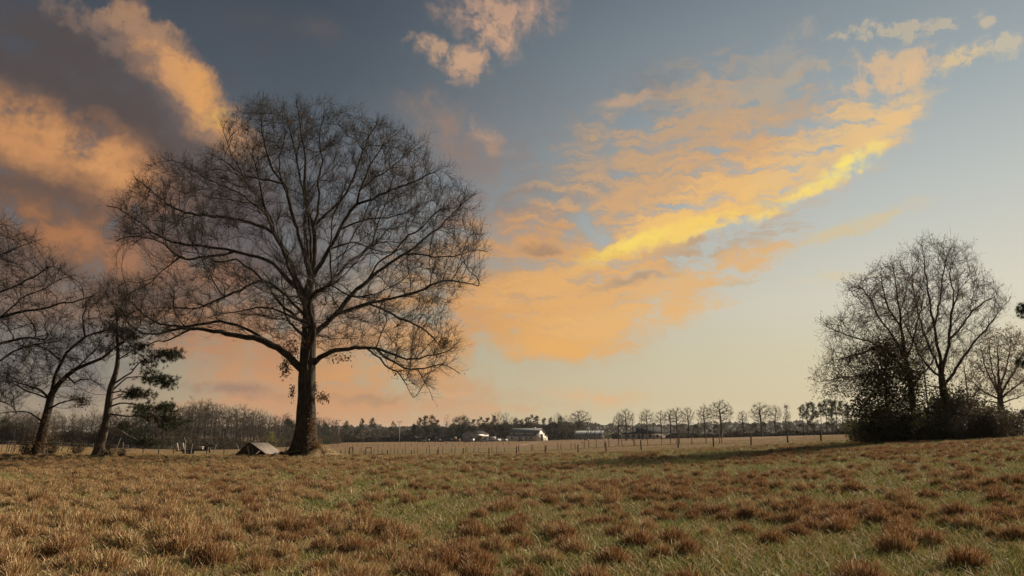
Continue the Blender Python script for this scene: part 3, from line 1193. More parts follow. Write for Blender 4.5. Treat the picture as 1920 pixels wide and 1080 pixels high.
    L(Z((1060, 852), (1120, 875), (1180, 905), (1240, 930), (1290, 960), (1320, 990), (1350, 1020)), 3.6, 1.2, .5, True)
    L(Z((1120, 835), (1100, 890), (1120, 950), (1150, 990)), 2.4, 1.0, .3, True)
    L(Z((905, 640), (950, 625), (1010, 610), (1080, 640), (1160, 650), (1200, 620)), 4, 1.2, .6, True)
    # the low limb on the right, drooping at its end
    L([(587, 690), (592, 678), (600, 670), (620, 660), (642, 655), (665, 654), (687, 651), (705, 651), (725, 660), (750, 669), (775, 674), (800, 667), (825, 662), (850, 655)], 10, 1.6, -.15)
    L([(705, 651), (722, 670), (740, 680), (757, 690), (782, 692), (810, 687), (837, 685), (862, 700)], 5, 1.3, .25, True)
    L([(690, 652), (712, 672), (730, 690), (745, 697), (757, 712), (765, 732), (775, 745)], 3.2, 1.0, -.5, True)
    L([(782, 692), (795, 712), (805, 730), (812, 750)], 2, .9, .2, True)
    L([(705, 651), (715, 625), (725, 600), (720, 580)], 2.4, 1.0, -.3, True)
    # limbs that run towards and away from the field
    n = t.n_trunk
    for k, (nd, vx, vy, up, ln) in enumerate([(n - 16, .3, -1, .55, 9), (n - 12, -.5, 1, .5, 10), (n - 8, -.2, -1, .9, 10), (n - 5, .5, 1, .8, 10), (n - 2, .1, -1, 1.4, 10), (n - 3, -.4, 1, 1.3, 9)]):
        t.limb3(nd, (vx, vy, up), ln, 6, 1.6, .15, rng)
    outline = [(198, 380), (240, 335), (300, 302), (380, 288), (408, 240), (420, 210), (450, 190), (490, 180), (540, 186), (600, 186), (650, 198), (700, 212), (760, 242),
               (800, 270), (825, 300), (842, 345), (880, 352), (898, 368), (908, 410), (915, 460), (912, 500), (890, 545), (862, 580), (850, 620), (868, 650), (862, 690),
               (835, 705), (810, 740), (765, 745), (745, 710), (700, 690), (670, 672), (625, 690), (598, 690), (597, 640), (560, 640), (556, 668), (520, 668), (470, 650),
               (400, 640), (330, 645), (260, 668), (225, 665), (215, 620), (190, 575), (205, 525), (250, 520), (300, 530), (290, 500), (230, 475), (205, 450), (193, 410)]
    ctr = np.array([560, 470])
    outline = [tuple(ctr + (np.array(q) - ctr) * (1 - 20 / max(60, np.hypot(*(np.array(q) - ctr))))) for q in outline]
    A = crown_points(outline, 7000, 55, 12.5, rng, shell=.75)
    ap = 540 - FPX * ((A[:, 2] - EYE) * CP - A[:, 1] * SP) / (A[:, 1] * CP + (A[:, 2] - EYE) * SP)
    ax = 960 + FPX * A[:, 0] / (A[:, 1] * CP + (A[:, 2] - EYE) * SP)
    thin = np.zeros(len(A))
    for x, y, sx, sy in ((270, 500, 75, 26), (400, 560, 60, 24), (880, 590, 50, 60), (690, 540, 60, 40), (650, 470, 50, 40), (700, 630, 60, 16), (470, 470, 60, 30), (300, 400, 60, 18), (560, 330, 40, 30), (440, 250, 26, 40)):
        thin = np.maximum(thin, np.exp(-((ax - x) / sx) ** 2 - ((ap - y) / sy) ** 2))
    A = A[rng.uniform(0, 1, len(A)) > thin * .8]
    fc = at(579, 640, 55)
    t.grow(A, 0.42, 3.2, 0.62, rng, tip=0.0095, ex=2.12, start=t.n_trunk, itmax=110, jit=.15, keep=.55, focus=list(fc), fw=.45, trop=(0, 0, .1))
    w = np.array([46, 40, 36, 34, 31, 30, 29, 26, 24, 20, 17, 14]) / 2 / t.scale
    tips = t.finish(M['oak_bark'], rng, (np.linspace(0, 1, len(w)), w), 44, (0.75, .75), 2.4,
                    dict(L=(0.5, 1.25), rmax=.04, r0=.008, subs=3, focus=list(fc), fw=.55), rough=.035, phase=1.1, lobes=6)
    # a few dead leaves still hang in the crown, thicker round the trunk
    pick = rng.choice(len(tips), 4200, replace=False)
    leaves_obj('leaves', tips[pick], 0.11, rng, M['dead_leaf'], base, t.root, 0, .7)
    cl = []
    for x, y, sx, sy, nn in [(545, 655, 16, 22, 420), (535, 690, 9, 16, 300), (548, 735, 5, 14, 110), (604, 745, 11, 9, 230), (592, 730, 4, 12, 70), (585, 640, 22, 10, 120),
                             (835, 642, 9, 9, 260), (640, 672, 26, 8, 120), (585, 800, 7, 26, 420), (590, 835, 12, 12, 380), (560, 845, 20, 8, 240), (572, 600, 14, 40, 220), (745, 700, 12, 10, 60)]:
        for _ in range(nn):
            cl.append(at(rng.normal(x, sx * .55), rng.normal(y, sy * .55), 55 + rng.normal(-.35, .45)))
    leaves_obj('clinging_leaves', np.array([list(q) for q in cl]), 0.16, rng, M['dead_leaf'], base, t.root, 0, .6)
    print('oak nodes', len(t.P), 'tips', len(tips))
    return t


def Q(*pts):
    return [(a / 4, 600 + b / 4) for a, b in pts]


def W8(*pts):
    return [(a / 3.858, 400 + b / 3.858) for a, b in pts]


def build_left_trees():
    rng = np.random.default_rng(21)
    # the oak whose trunk stands outside the frame
    base = gp(-165, 50)
    t = TracedTree('oak_tree', 'bare oak whose long branches reach in over the left edge of the field', 'tree', base, 50)
    t.trunk([(-165, 850), (-162, 780), (-158, 700), (-155, 620), (-150, 540), (-145, 480)], 34, 12)
    t.n_trunk = len(t.sk.p)
    L = t.limb
    L([(-158, 660), (-90, 612), (-40, 600), (0, 594), (31, 587), (65, 581), (91, 576), (114, 568), (135, 566), (155, 561), (176, 553)], 12, 2, .1)
    L([(-158, 680), (-80, 655), (0, 644), (26, 638), (52, 633), (78, 636)], 7, 1.5, -.3)
    L([(-160, 710), (-80, 702), (-20, 686), (0, 675), (25, 660), (62, 647), (95, 641), (122, 639)], 8, 1.6, .3)
    L([(-160, 730), (-80, 745), (-30, 748), (0, 752), (15, 757), (32, 772)], 5, 1.2, -.3)
    L([(-155, 600), (-90, 540), (-40, 500), (0, 478), (40, 462), (60, 455)], 9, 1.5, -.2)
    L([(-150, 560), (-90, 480), (-40, 440), (-5, 420)], 7, 1.4, .4)
    L([(-60, 606), (-20, 560), (20, 540), (60, 520), (95, 500)], 5, 1.2, -.4, True)
    L([(0, 594), (40, 560), (75, 545), (110, 525), (140, 515)], 4, 1.1, .4, True)
    L([(-150, 520), (-200, 440), (-240, 400)], 7, 1.4, .1)
    L([(-158, 640), (-240, 560), (-320, 520)], 8, 1.4, .1)
    outline = [(-420, 420), (-250, 330), (-100, 350), (-20, 405), (20, 428), (60, 446), (85, 470), (105, 495), (140, 520), (172, 548), (160, 580), (125, 600), (128, 640),
               (120, 660), (95, 690), (70, 700), (60, 740), (20, 780), (-60, 770), (-150, 720), (-300, 720), (-440, 640)]
    A = crown_points(outline, 3600, 50, 10, rng, shell=.4)
    fc = at(-155, 660, 50)
    t.grow(A, 0.42, 3.2, 0.68, rng, tip=.0095, ex=2.15, start=t.n_trunk, itmax=90, jit=.15, keep=.55, focus=list(fc), fw=.4)
    tips = t.finish(M['oak_bark'], rng, None, 20, (0.8, .8), 2.4, dict(L=(.5, 1.2), rmax=.045, r0=.0075, subs=3))
    leaves_obj('leaves', tips[rng.choice(len(tips), 2600, replace=False)], .10, rng, M['dead_leaf'], base, t.root, 0, .7)

    # the leaning forked tree
    base = gp(74, 53)
    t = TracedTree('leaning_tree', 'dark forked tree leaning to the right beside the left edge, its foot in brush', 'tree', base, 53)
    t.trunk([(74, 846), (79, 815), (84, 795), (90, 768), (94, 748), (97, 738)], 17, 11)
    t.n_trunk = len(t.sk.p)
    L = t.limb
    L([(97, 738), (100, 722), (107, 697), (115, 677), (125, 662), (140, 647), (160, 632), (185, 622), (212, 615), (220, 600), (226, 580)], 7, 1.4, .1)
    L([(98, 740), (110, 720), (125, 705), (140, 692), (162, 685), (180, 675), (200, 665), (217, 652), (235, 637), (250, 625), (264, 608)], 9, 1.5, -.15)
    L([(140, 692), (165, 670), (185, 650), (195, 630)], 3, 1.1, .3, True)
    L([(125, 705), (140, 718), (150, 712), (170, 710), (185, 720), (200, 737)], 3, 1, -.3, True)
    L([(115, 677), (95, 660), (75, 650), (55, 640)], 3.4, 1.1, .4, True)
    L([(95, 745), (75, 732), (50, 722), (25, 716), (0, 716)], 4.5, 1.2, -.2)
    L([(93, 752), (70, 740), (40, 728), (12, 712)], 3, 1.1, .3)
    L([(85, 790), (65, 780), (40, 772), (10, 774), (-20, 780)], 3.2, 1.1, .2)
    L([(92, 760), (120, 752), (145, 750), (162, 756)], 3.4, 1.1, -.2)
    L([(160, 632), (155, 605), (158, 580), (168, 560)], 2.6, 1, .3, True)
    outline = [(40, 660), (95, 640), (135, 600), (150, 560), (190, 532), (235, 528), (275, 545), (285, 580), (268, 610), (240, 650), (205, 680), (180, 690), (200, 735),
               (172, 720), (160, 740), (172, 765), (140, 770), (110, 765), (110, 740), (60, 742), (0, 725), (-20, 700), (20, 690)]
    A = crown_points(outline, 1500, 53, 6, rng, full=90)
    t.grow(A, 0.34, 2.6, 0.5, rng, tip=.009, ex=2.15, start=t.n_trunk, itmax=80, jit=.18, keep=.5, focus=list(at(95, 740, 53)), fw=.35)
    tips = t.finish(M['oak_bark'], rng, (np.linspace(0, 1, 5), np.array([22, 17, 15, 13, 11]) / 2 / t.scale), 22, (.5, .5), 1.9, dict(L=(.4, 1.0), rmax=.04, r0=.007, subs=3), rough=.04)
    leaves_obj('leaves', tips[rng.choice(len(tips), 1500, replace=False)], .10, rng, M['dead_leaf'], base, t.root, 0, .6)
    cl = [at(rng.normal(152, 8), rng.normal(753, 6), 53 + rng.normal(0, .4)) for _ in range(260)] + \
         [at(rng.normal(72, 10), rng.normal(833, 9), 53 + rng.normal(-.2, .5)) for _ in range(500)] + \
         [at(rng.normal(84, 6), rng.normal(795, 16), 53 + rng.normal(-.2, .3)) for _ in range(260)] + \
         [at(rng.normal(104, 5), rng.normal(806, 7), 53 + rng.normal(-.2, .3)) for _ in range(60)]
    leaves_obj('clinging_leaves', np.array([list(q) for q in cl]), .13, rng, M['dead_leaf'], base, t.root, 0, .6)


def needle_pads(pads, Y, rng, per=1.0):
    """pads: (x, y, half width, half height, tufts) in the picture, spread in depth like flat sprays; returns tuft centres"""
    out = []
    for x, y, sx, sy, n in pads:
        for _ in range(int(n * per)):
            a = rng.uniform(0, 2 * math.pi)
            q = math.sqrt(rng.uniform(0, 1))
            out.append(list(at(x + math.cos(a) * q * sx, y + math.sin(a) * q * sy + rng.normal(0, 2), Y + rng.uniform(-1, 1) * sx * .03)))
    return np.array(out)


def needle_arrays(C, n, L, rng, w=0.012):
    """tufts of n needles of length L round each centre"""
    c = np.repeat(C, n, 0)
    d = unit(rng.normal(size=c.shape) + np.array([0, 0, .25]))
    s = unit(np.cross(d, rng.normal(size=c.shape))) * w
    ln = L * rng.uniform(.6, 1.1, (len(c), 1))
    V = np.stack([c - s, c + s, c + d * ln], 1).reshape(-1, 3)
    T = np.arange(len(V)).reshape(-1, 3)
    return V, T


def build_pine():
    rng = np.random.default_rng(33)
    base = gp(185, 54)
    t = TracedTree('pine_tree', 'ragged pine with flat needle sprays between the leaning tree and the great oak', 'tree', base, 54)
    t.trunk([(185, 850), (192, 817), (200, 787), (204, 752), (209, 722), (217, 700), (221, 675), (221, 650), (220, 620), (219, 590)], 15, 2.5)
    t.n_trunk = len(t.sk.p)
    br = [
        ([(209, 720), (225, 712), (245, 698), (262, 682), (285, 672), (320, 664), (338, 662)], 3.2, -.2),
        ([(210, 730), (240, 708), (270, 707), (300, 712), (322, 714)], 3, .2),
        ([(207, 738), (225, 735), (245, 738), (268, 742), (285, 746)], 2.8, -.3),
        ([(205, 752), (222, 745), (235, 740), (255, 748)], 2.2, .3),
        ([(204, 760), (225, 756), (250, 758), (285, 764), (322, 766)], 3, .1),
        ([(202, 780), (235, 780), (270, 781), (300, 786), (340, 798)], 3.2, -.15),
        ([(221, 680), (240, 662), (260, 650), (275, 645)], 2.4, .3),
        ([(221, 655), (235, 640), (250, 632)], 2, -.3),
        ([(220, 630), (208, 618), (200, 612)], 1.6, .2),
        ([(221, 640), (205, 650), (192, 655)], 1.6, -.2),
        ([(205, 790), (212, 778), (226, 790), (232, 800)], 1.6, -.3),
    ]
    for pts, w, sl in br:
        t.limb(pts, w, 1.1, sl)
    # the snapped pale branch
    nl0 = t.nl
    t.limb([(203, 796), (222, 805), (240, 817), (262, 827)], 2.6, 1.2, -.3)
    t.grow(np.zeros((1, 3)), .3, .1, .1, rng, start=t.n_trunk, itmax=1)
    t.finish(M['pine_bark'], rng, (np.linspace(0, 1, 6), np.array([17, 14, 12, 9, 6, 3]) / 2 / t.scale), 20, (.35, .4), 0.6, dict(L=(.3, .7), rmax=.06, r0=.008, subs=2), 'branch', .02)
    for ch in t.root.children:
        if ch.name.startswith('branch'):
            last = ch
    last.data.materials.clear()
    last.data.materials.append(M['dead_wood'])
    last['label'] = 'pale broken branch without bark hanging low on the right'
    pads = [(320, 664, 22, 7, 46), (300, 668, 26, 9, 40), (272, 678, 14, 8, 20), (298, 712, 30, 6, 62), (312, 722, 14, 5, 20), (262, 740, 26, 6, 46), (250, 735, 14, 6, 20),
            (286, 764, 42, 6, 62), (318, 766, 14, 7, 24), (322, 794, 24, 9, 52), (300, 784, 22, 6, 30), (262, 650, 18, 9, 30), (245, 632, 16, 8, 30), (222, 622, 20, 7, 34),
            (205, 612, 10, 6, 12), (192, 655, 10, 6, 14), (280, 695, 14, 5, 14), (230, 800, 8, 7, 16), (270, 828, 16, 6, 26), (284, 832, 10, 5, 12), (222, 592, 8, 8, 12), (240, 655, 14, 6, 14)]
    C = needle_pads(pads, 54, rng, 2.6) + rng.normal(size=(int(sum(int(p[4] * 2.6) for p in pads)), 3)) * np.array([.3, .3, .13])
    V, T = needle_arrays(C, 20, .27, rng)
    tint = np.repeat(rng.uniform(0, .8, len(T)), 3)
    link('needles', make_mesh('needles', V - np.array(base), None, T, M['needle'], tint=tint), t.root, None, 'stuff')


def V6(*pts):
    return [(1480 + a / 2.571, 430 + b / 2.571) for a, b in pts]


def build_right_trees():
    rng = np.random.default_rng(44)
    # tall bare tree
    base = gp(1781, 58)
    t = TracedTree('bare_tree', 'tallest bare tree of the right-hand clump with upswept branches and few leaves', 'tree', base, 58)
    t.trunk([(1781, 822), (1779, 790), (1776, 765), (1770, 738), (1766, 712), (1764, 690)], 17, 8)
    t.n_trunk = len(t.sk.p)
    L = t.limb
    L(V6((735, 660), (728, 610), (715, 560), (700, 470), (685, 400), (670, 300), (655, 200), (640, 80)), 6, 1.2, .1)
    L(V6((742, 690), (752, 620), (770, 560), (775, 470), (790, 380), (820, 290), (880, 230)), 6, 1.2, -.3)
    L(V6((700, 470), (715, 400), (730, 320), (740, 230), (760, 140), (780, 90)), 3.4, 1, .4, True)
    L(V6((790, 380), (790, 300), (775, 220), (800, 130), (830, 100)), 3, 1, .3, True)
    L(V6((755, 770), (790, 690), (850, 600), (920, 510), (980, 440), (1020, 390), (1060, 340)), 6, 1.2, -.1)
    L(V6((745, 740), (700, 690), (650, 640), (610, 570), (570, 480), (540, 420)), 4.5, 1.1, -.3)
    L(V6((740, 700), (690, 600), (650, 500), (620, 400), (600, 300), (590, 200)), 4.5, 1.1, .4)
    L(V6((775, 520), (830, 470), (880, 400), (940, 350), (990, 330)), 2.6, 1, .3, True)
    L(V6((760, 800), (720, 760), (660, 755), (620, 745)), 3.4, 1.1, -.3)
    outline = [V6(q)[0] for q in [(640, 60), (560, 110), (520, 220), (510, 380), (560, 520), (620, 640), (700, 720), (790, 730), (860, 640), (960, 560), (1040, 440), (1070, 340),
                                 (1000, 310), (960, 250), (910, 160), (850, 90), (740, 50)]]
    A = crown_points(outline, 2600, 58, 7, rng, full=90)
    t.grow(A, 0.38, 3.0, .58, rng, tip=.0085, ex=2.2, start=t.n_trunk, itmax=80, trop=(0, 0, .25), jit=.12, keep=.6, focus=list(at(1776, 780, 58)), fw=.45)
    tips = t.finish(M['oak_bark'], rng, (np.linspace(0, 1, 4), np.array([19, 16, 13, 8]) / 2 / t.scale), 20, (.5, .5), 1.5, dict(L=(.5, 1.1), rmax=.04, r0=.007, up=.5, subs=2))
    leaves_obj('leaves', tips[rng.choice(len(tips), 2600, replace=False)], .11, rng, M['dead_leaf'], base, t.root, .2, 1)
    cl = [at(rng.normal(1776, 12), rng.normal(735, 34), 58 + rng.normal(-.2, .6)) for _ in range(900)] + [at(rng.normal(1801, 5), rng.normal(553, 5), 58 + rng.normal(0, .3)) for _ in range(110)]
    leaves_obj('clinging_leaves', np.array([list(q) for q in cl]), .12, rng, M['green_leaf'], base, t.root, .3, 1)

    # leafier tree in front, to the left
    base = gp(1716, 56)
    t = TracedTree('leafy_tree', 'half-bare spreading tree with brown leaves on the left of the right-hand clump', 'tree', base, 56)
    t.trunk([(1716, 822), (1714, 780), (1710, 740), (1703, 700), (1697, 665), (1693, 640)], 11, 6)
    t.n_trunk = len(t.sk.p)
    L = t.limb
    L(V6((548, 540), (540, 470), (530, 400), (520, 320), (510, 250), (500, 170)), 5, 1.1, .1)
    L(V6((560, 640), (500, 520), (460, 460), (430, 420), (380, 320), (330, 270), (290, 280)), 4.5, 1.1, -.3)
    L(V6((570, 690), (480, 600), (430, 565), (380, 540), (280, 510), (180, 470)), 4.5, 1.1, -.2)
    L(V6((578, 720), (500, 710), (450, 700), (390, 700), (330, 710), (220, 720), (140, 740)), 4, 1.1, .3)
    L(V6((560, 620), (600, 520), (620, 440), (640, 360), (650, 290)), 4, 1.1, -.4)
    L(V6((540, 470), (480, 380), (450, 280), (440, 200)), 3, 1, .4, True)
    L(V6((430, 565), (340, 600), (260, 620), (190, 640)), 2.6, 1, -.3, True)
    L(V6((585, 760), (640, 700), (690, 640)), 3, 1, .3)
    outline = [V6(q)[0] for q in [(500, 150), (440, 170), (380, 230), (290, 250), (270, 340), (290, 400), (190, 440), (150, 480), (190, 560), (200, 640), (130, 700), (130, 760),
                                 (220, 770), (280, 820), (400, 780), (520, 740), (640, 720), (700, 600), (680, 400), (640, 250), (560, 160)]]
    A = crown_points(outline, 3000, 56, 7, rng, full=100)
    t.grow(A, 0.36, 2.8, .54, rng, tip=.0085, ex=2.2, start=t.n_trunk, itmax=80, trop=(0, 0, .1), jit=.15, keep=.55, focus=list(at(1712, 760, 56)), fw=.4)
    tips = t.finish(M['oak_bark'], rng, None, 18, (.5, .5), 1.8, dict(L=(.45, 1.0), rmax=.04, r0=.007, up=.35, subs=2))
    leaves_obj('leaves', tips[rng.choice(len(tips), min(len(tips), 11000), replace=False)], .095, rng, M['dead_leaf'], base, t.root, .1, 1)

    low = [(1560, 690), (1538, 715), (1545, 745), (1600, 752), (1650, 740), (1700, 720), (1740, 690), (1735, 640), (1700, 620), (1650, 640), (1600, 650)]
    cc = crown_points(low, 150, 56, 3.5, rng, full=20, power=.2)
    C = cc[rng.integers(0, len(cc), 6500)] + rng.normal(size=(6500, 3)) * .42
    leaves_obj('turning_leaves', C, .11, rng, M['green_leaf'], base, t.root, .35, 1)

    # dark evergreen thicket under it
    base = gp(1668, 57)
    r = thing('holly_tree', 'dense dark evergreen with leaves down to the ground at the left end of the clump', 'tree', base)
    sk = Skeleton()
    sk.line([(0, 0, 0), (.1, 0, 1.2), (.0, .1, 3), (.1, 0, 5.2), (0, 0, 7.2)], .16, .02, -1, -1, .3)
    P, par, rm, lb = sk.arrays()
    rr = radii(P, par, rm)
    link('trunk', mesh_of('trunk', branch_tubes(P, par, rr, np.arange(1, len(P))), M['oak_bark'], (0, 0, 0)), r)
    poly = [(1690, 650), (1660, 632), (1638, 648), (1626, 685), (1608, 700), (1618, 735), (1598, 752), (1606, 785), (1622, 818), (1668, 820), (1742, 818), (1738, 760), (1722, 735), (1726, 690), (1700, 690), (1692, 650)]
    cc = crown_points(poly, 260, 57, 3.0, rng, full=14, power=.1)
    wgt = rng.uniform(.2, 1, len(cc))
    C = cc[rng.choice(len(cc), 17000, p=wgt / wgt.sum())] + rng.normal(size=(17000, 3)) * .38
    leaves_obj('leaves', C, .17, rng, M['green_leaf'], base, r, 0, .72)
    C = crown_points(poly, 2200, 57, 3.2, rng, full=45, power=.3)
    leaves_obj('turning_leaves', C, .15, rng, M['green_leaf'], base, r, .7, 1)

    # round tree at the right edge
    base = gp(1876, 84)
    t = TracedTree('round_tree', 'round-crowned tree with thin brown leaves near the wooden gate at the right edge', 'tree', base, 84)
    t.trunk([(1876, 812), (1876, 790), (1876, 765), (1875, 742), (1874, 728)], 14, 9)
    t.n_trunk = len(t.sk.p)
    L = t.limb
    for pts, w, sl in [([(1874, 728), (1872, 700), (1871, 670), (1870, 640)], 5, .1), ([(1875, 740), (1860, 715), (1848, 690), (1840, 660), (1836, 640)], 4.5, -.3),
                       ([(1876, 745), (1890, 715), (1905, 690), (1918, 660), (1925, 640)], 4.5, .3), ([(1876, 752), (1850, 738), (1832, 725), (1815, 705)], 3.6, .2),
                       ([(1876, 748), (1900, 728), (1925, 712), (1945, 700)], 4, -.2), ([(1874, 730), (1885, 695), (1893, 660), (1896, 635)], 3.6, -.4),
                       ([(1874, 735), (1862, 700), (1856, 665), (1855, 635)], 3.4, .4), ([(1876, 758), (1855, 752), (1838, 752), (1825, 748)], 2.8, -.3),
                       ([(1876, 758), (1900, 748), (1920, 742), (1940, 735)], 2.8, .3)]:
        L(pts, w, 1, sl)
    outline = [(1850, 622), (1826, 650), (1812, 690), (1808, 725), (1820, 752), (1850, 752), (1876, 745), (1910, 750), (1945, 735), (1955, 700), (1945, 660), (1925, 628), (1895, 616), (1870, 618)]
    A = crown_points(outline, 1800, 84, 5.5, rng, full=60)
    t.grow(A, 0.42, 3, .62, rng, tip=.009, start=t.n_trunk, itmax=60, jit=.16, keep=.5)
    tips = t.finish(M['oak_bark'], rng, None, 14, (.5, .6), 1.8, dict(L=(.5, 1.1), rmax=.05, r0=.009, subs=2))
    leaves_obj('leaves', tips[rng.choice(len(tips), 5000, replace=False)], .17, rng, M['dead_leaf'], base, t.root, 0, .8)
    # thin saplings between
    for k, (x, pts, lab) in enumerate([(1745, [(1745, 820), (1742, 780), (1737, 740), (1733, 700), (1728, 670)], 'slender bare sapling between the two big trunks of the clump'),
                                       (1822, [(1822, 815), (1820, 780), (1815, 750), (1812, 720), (1808, 690)], 'thin bare sapling to the right of the tallest tree trunk')]):
        base = gp(x, 60 + 6 * k)
        t = TracedTree('sapling', lab, 'tree', base, 60 + 6 * k)
        t.trunk(pts, 4, 1.2)
        t.n_trunk = len(t.sk.p)
        A = crown_points([(pts[-1][0] - 26, 650), (pts[-1][0] + 26, 650), (pts[-1][0] + 34, 740), (pts[-1][0] - 28, 750)], 420, 60 + 6 * k, 2, rng, full=30)
        t.grow(A, .34, 2.6, .5, rng, tip=.007, start=4, itmax=50, trop=(0, 0, .2))
        tips = t.finish(M['oak_bark'], rng, None, 10, None, 1.6, dict(L=(.4, .8), rmax=.04, r0=.006))
        leaves_obj('leaves', tips[rng.choice(len(tips), 700)], .12, rng, M['dead_leaf'], base, t.root, .1, 1)

    # pine outside the frame whose branches reach in
    base = gp(1995, 70)
    t = TracedTree('pine_tree', 'pine at the right edge of which only branch ends with needles show', 'tree', base, 70)
    t.trunk([(1995, 815), (1992, 740), (1990, 660), (1988, 580), (1986, 500), (1985, 430)], 12, 2)
    t.n_trunk = len(t.sk.p)
    for pts in [[(1989, 610), (1960, 595), (1930, 586), (1908, 582)], [(1990, 700), (1955, 690), (1930, 680), (1908, 676)], [(1988, 560), (2020, 540), (2050, 530)], [(1989, 650), (2020, 640), (2060, 640)],
                [(1987, 520), (1965, 500), (1950, 495)], [(1986, 470), (2010, 455), (2030, 450)]]:
        t.limb(pts, 3, 1, .1)
    t.grow(np.zeros((1, 3)), .3, .1, .1, rng, start=t.n_trunk, itmax=1)
    t.finish(M['pine_bark'], rng, None, 14, (.3, .5), .5, dict(L=(.3, .6), rmax=.06, r0=.008, subs=1), 'branch')
    C = needle_pads([(1918, 582, 14, 14, 60), (1945, 590, 24, 10, 50), (1920, 676, 18, 12, 60), (1950, 688, 26, 10, 50), (2045, 530, 24, 12, 40), (2050, 640, 28, 12, 40), (1955, 497, 22, 12, 40),
                     (2025, 452, 24, 12, 40), (1985, 430, 16, 14, 30)], 70, rng, 1.6)
    V, T = needle_arrays(C, 24, .34, rng, .014)
    link('needles', make_mesh('needles', V - np.array(base), None, T, M['needle'], tint=np.repeat(rng.uniform(0, .8, len(T)), 3)), t.root, None, 'stuff')


def shrub_proto(seed, h, w, n, mat, size, lo, hi, stems=9):
    """stems and leaves of one shrub as two meshes"""
    rng = np.random.default_rng(seed)
    P0, P1, Rr, T = [], [], [], []
    tips = []
    for s in range(stems):
        a = rng.uniform(0, 2 * math.pi)
        d = unit(np.array([math.cos(a) * rng.uniform(.1, .8), math.sin(a) * rng.uniform(.1, .8), 1.0]))
        p = np.array([math.cos(a), math.sin(a), 0]) * .12 * w
        for k in range(4):
            q = p + d * h * .26 * rng.uniform(.7, 1.1)
            P0.append(p); P1.append(q); Rr.append(.03 * (1 - k * .2)); T.append(d)
            tips += [p + (q - p) * f for f in (.3, .6, 1.0)]
            for _ in range(2):
                e = unit(d + rng.normal(size=3) * .7)
                q2 = q + e * h * .2 * rng.uniform(.5, 1.2)
                P0.append(q); P1.append(q2); Rr.append(.013); T.append(e)
                tips += [q + (q2 - q) * f for f in (.5, 1.0)]
            d = unit(d + rng.normal(size=3) * .25 + np.array([0, 0, .1]))
            p = q
    P0, P1, Rr, T = np.array(P0), np.array(P1), np.array(Rr), np.array(T)
    V, Qd = tube_arrays(P0, P1, Rr, Rr * .7, T, T, 4)
    stem = make_mesh('stems', V, Qd, None, M['far_bark'])
    tips = np.array(tips)
    C = tips[rng.integers(0, len(tips), n)] + rng.normal(size=(n, 3)) * h * .09
    C[:, 2] = np.abs(C[:, 2])
    V, Qd = leaf_arrays(C, size, rng)
    lv = make_mesh('leaves', V, Qd, None, mat, tint=np.repeat(rng.uniform(lo, hi, n), 4))
    return stem, lv


def build_brush():
    rng = np.random.default_rng(8)
    protos = [shrub_proto(60 + i, 2.4, 1.6, 1500, M['brush'], .16, 0, 1, 12) for i in range(4)]
    grn = [shrub_proto(70 + i, 2.2, 1.5, 1300, M['green_leaf'], .15, .1, .9, 10) for i in range(2)]
    spots = []
    for i in range(34):
        x = 1612 + i * 9.0 + rng.normal(0, 3)
        spots.append((x, rng.uniform(54.5, 62), rng.uniform(.65, 1.15)))
    for i in range(10):
        spots.append((rng.uniform(1740, 1830), rng.uniform(58, 64), rng.uniform(1.0, 1.45)))
    for k, (x, Y, s) in enumerate(spots):
        stem, lv = (grn[k % 2] if (x < 1740 and k % 3 == 0) or 1700 < x < 1760 else protos[k % 4])
        g = gp(x, Y)
        r = thing('shrub', 'tangled brown shrub in the dark brush under the right-hand clump of trees', 'shrub', g, rng.uniform(0, 6.28), 'shrubs of the brush under the right-hand trees')
        r.scale = (s, s, s * rng.uniform(.8, 1.15))
        link('stems', stem, r)
        link('leaves', lv, r, None, 'stuff')
    # the small bush right of the pine foot and the scrub along the left edge
    for x, Y, s, lab in [(206, 53, .42, 'small dark bush just right of the foot of the ragged pine'), (100, 54, .5, 'low brown bush right of the foot of the leaning tree'),
                         (52, 53, .4, 'low brown bush left of the foot of the leaning tree'), (232, 52.5, .26, 'low tangle of dead stalks lying right of the pine'),
                         (148, 56, .4, 'straggly weed bush between the leaning tree and the pine')]:
        r = thing('bush', lab, 'bush', gp(x, Y), 1.0 + x)
        r.scale = (s * 1.2, s * 1.2, s)
        link('stems', protos[int(x) % 4][0], r)
        link('leaves', protos[int(x) % 4][1], r, None, 'stuff')


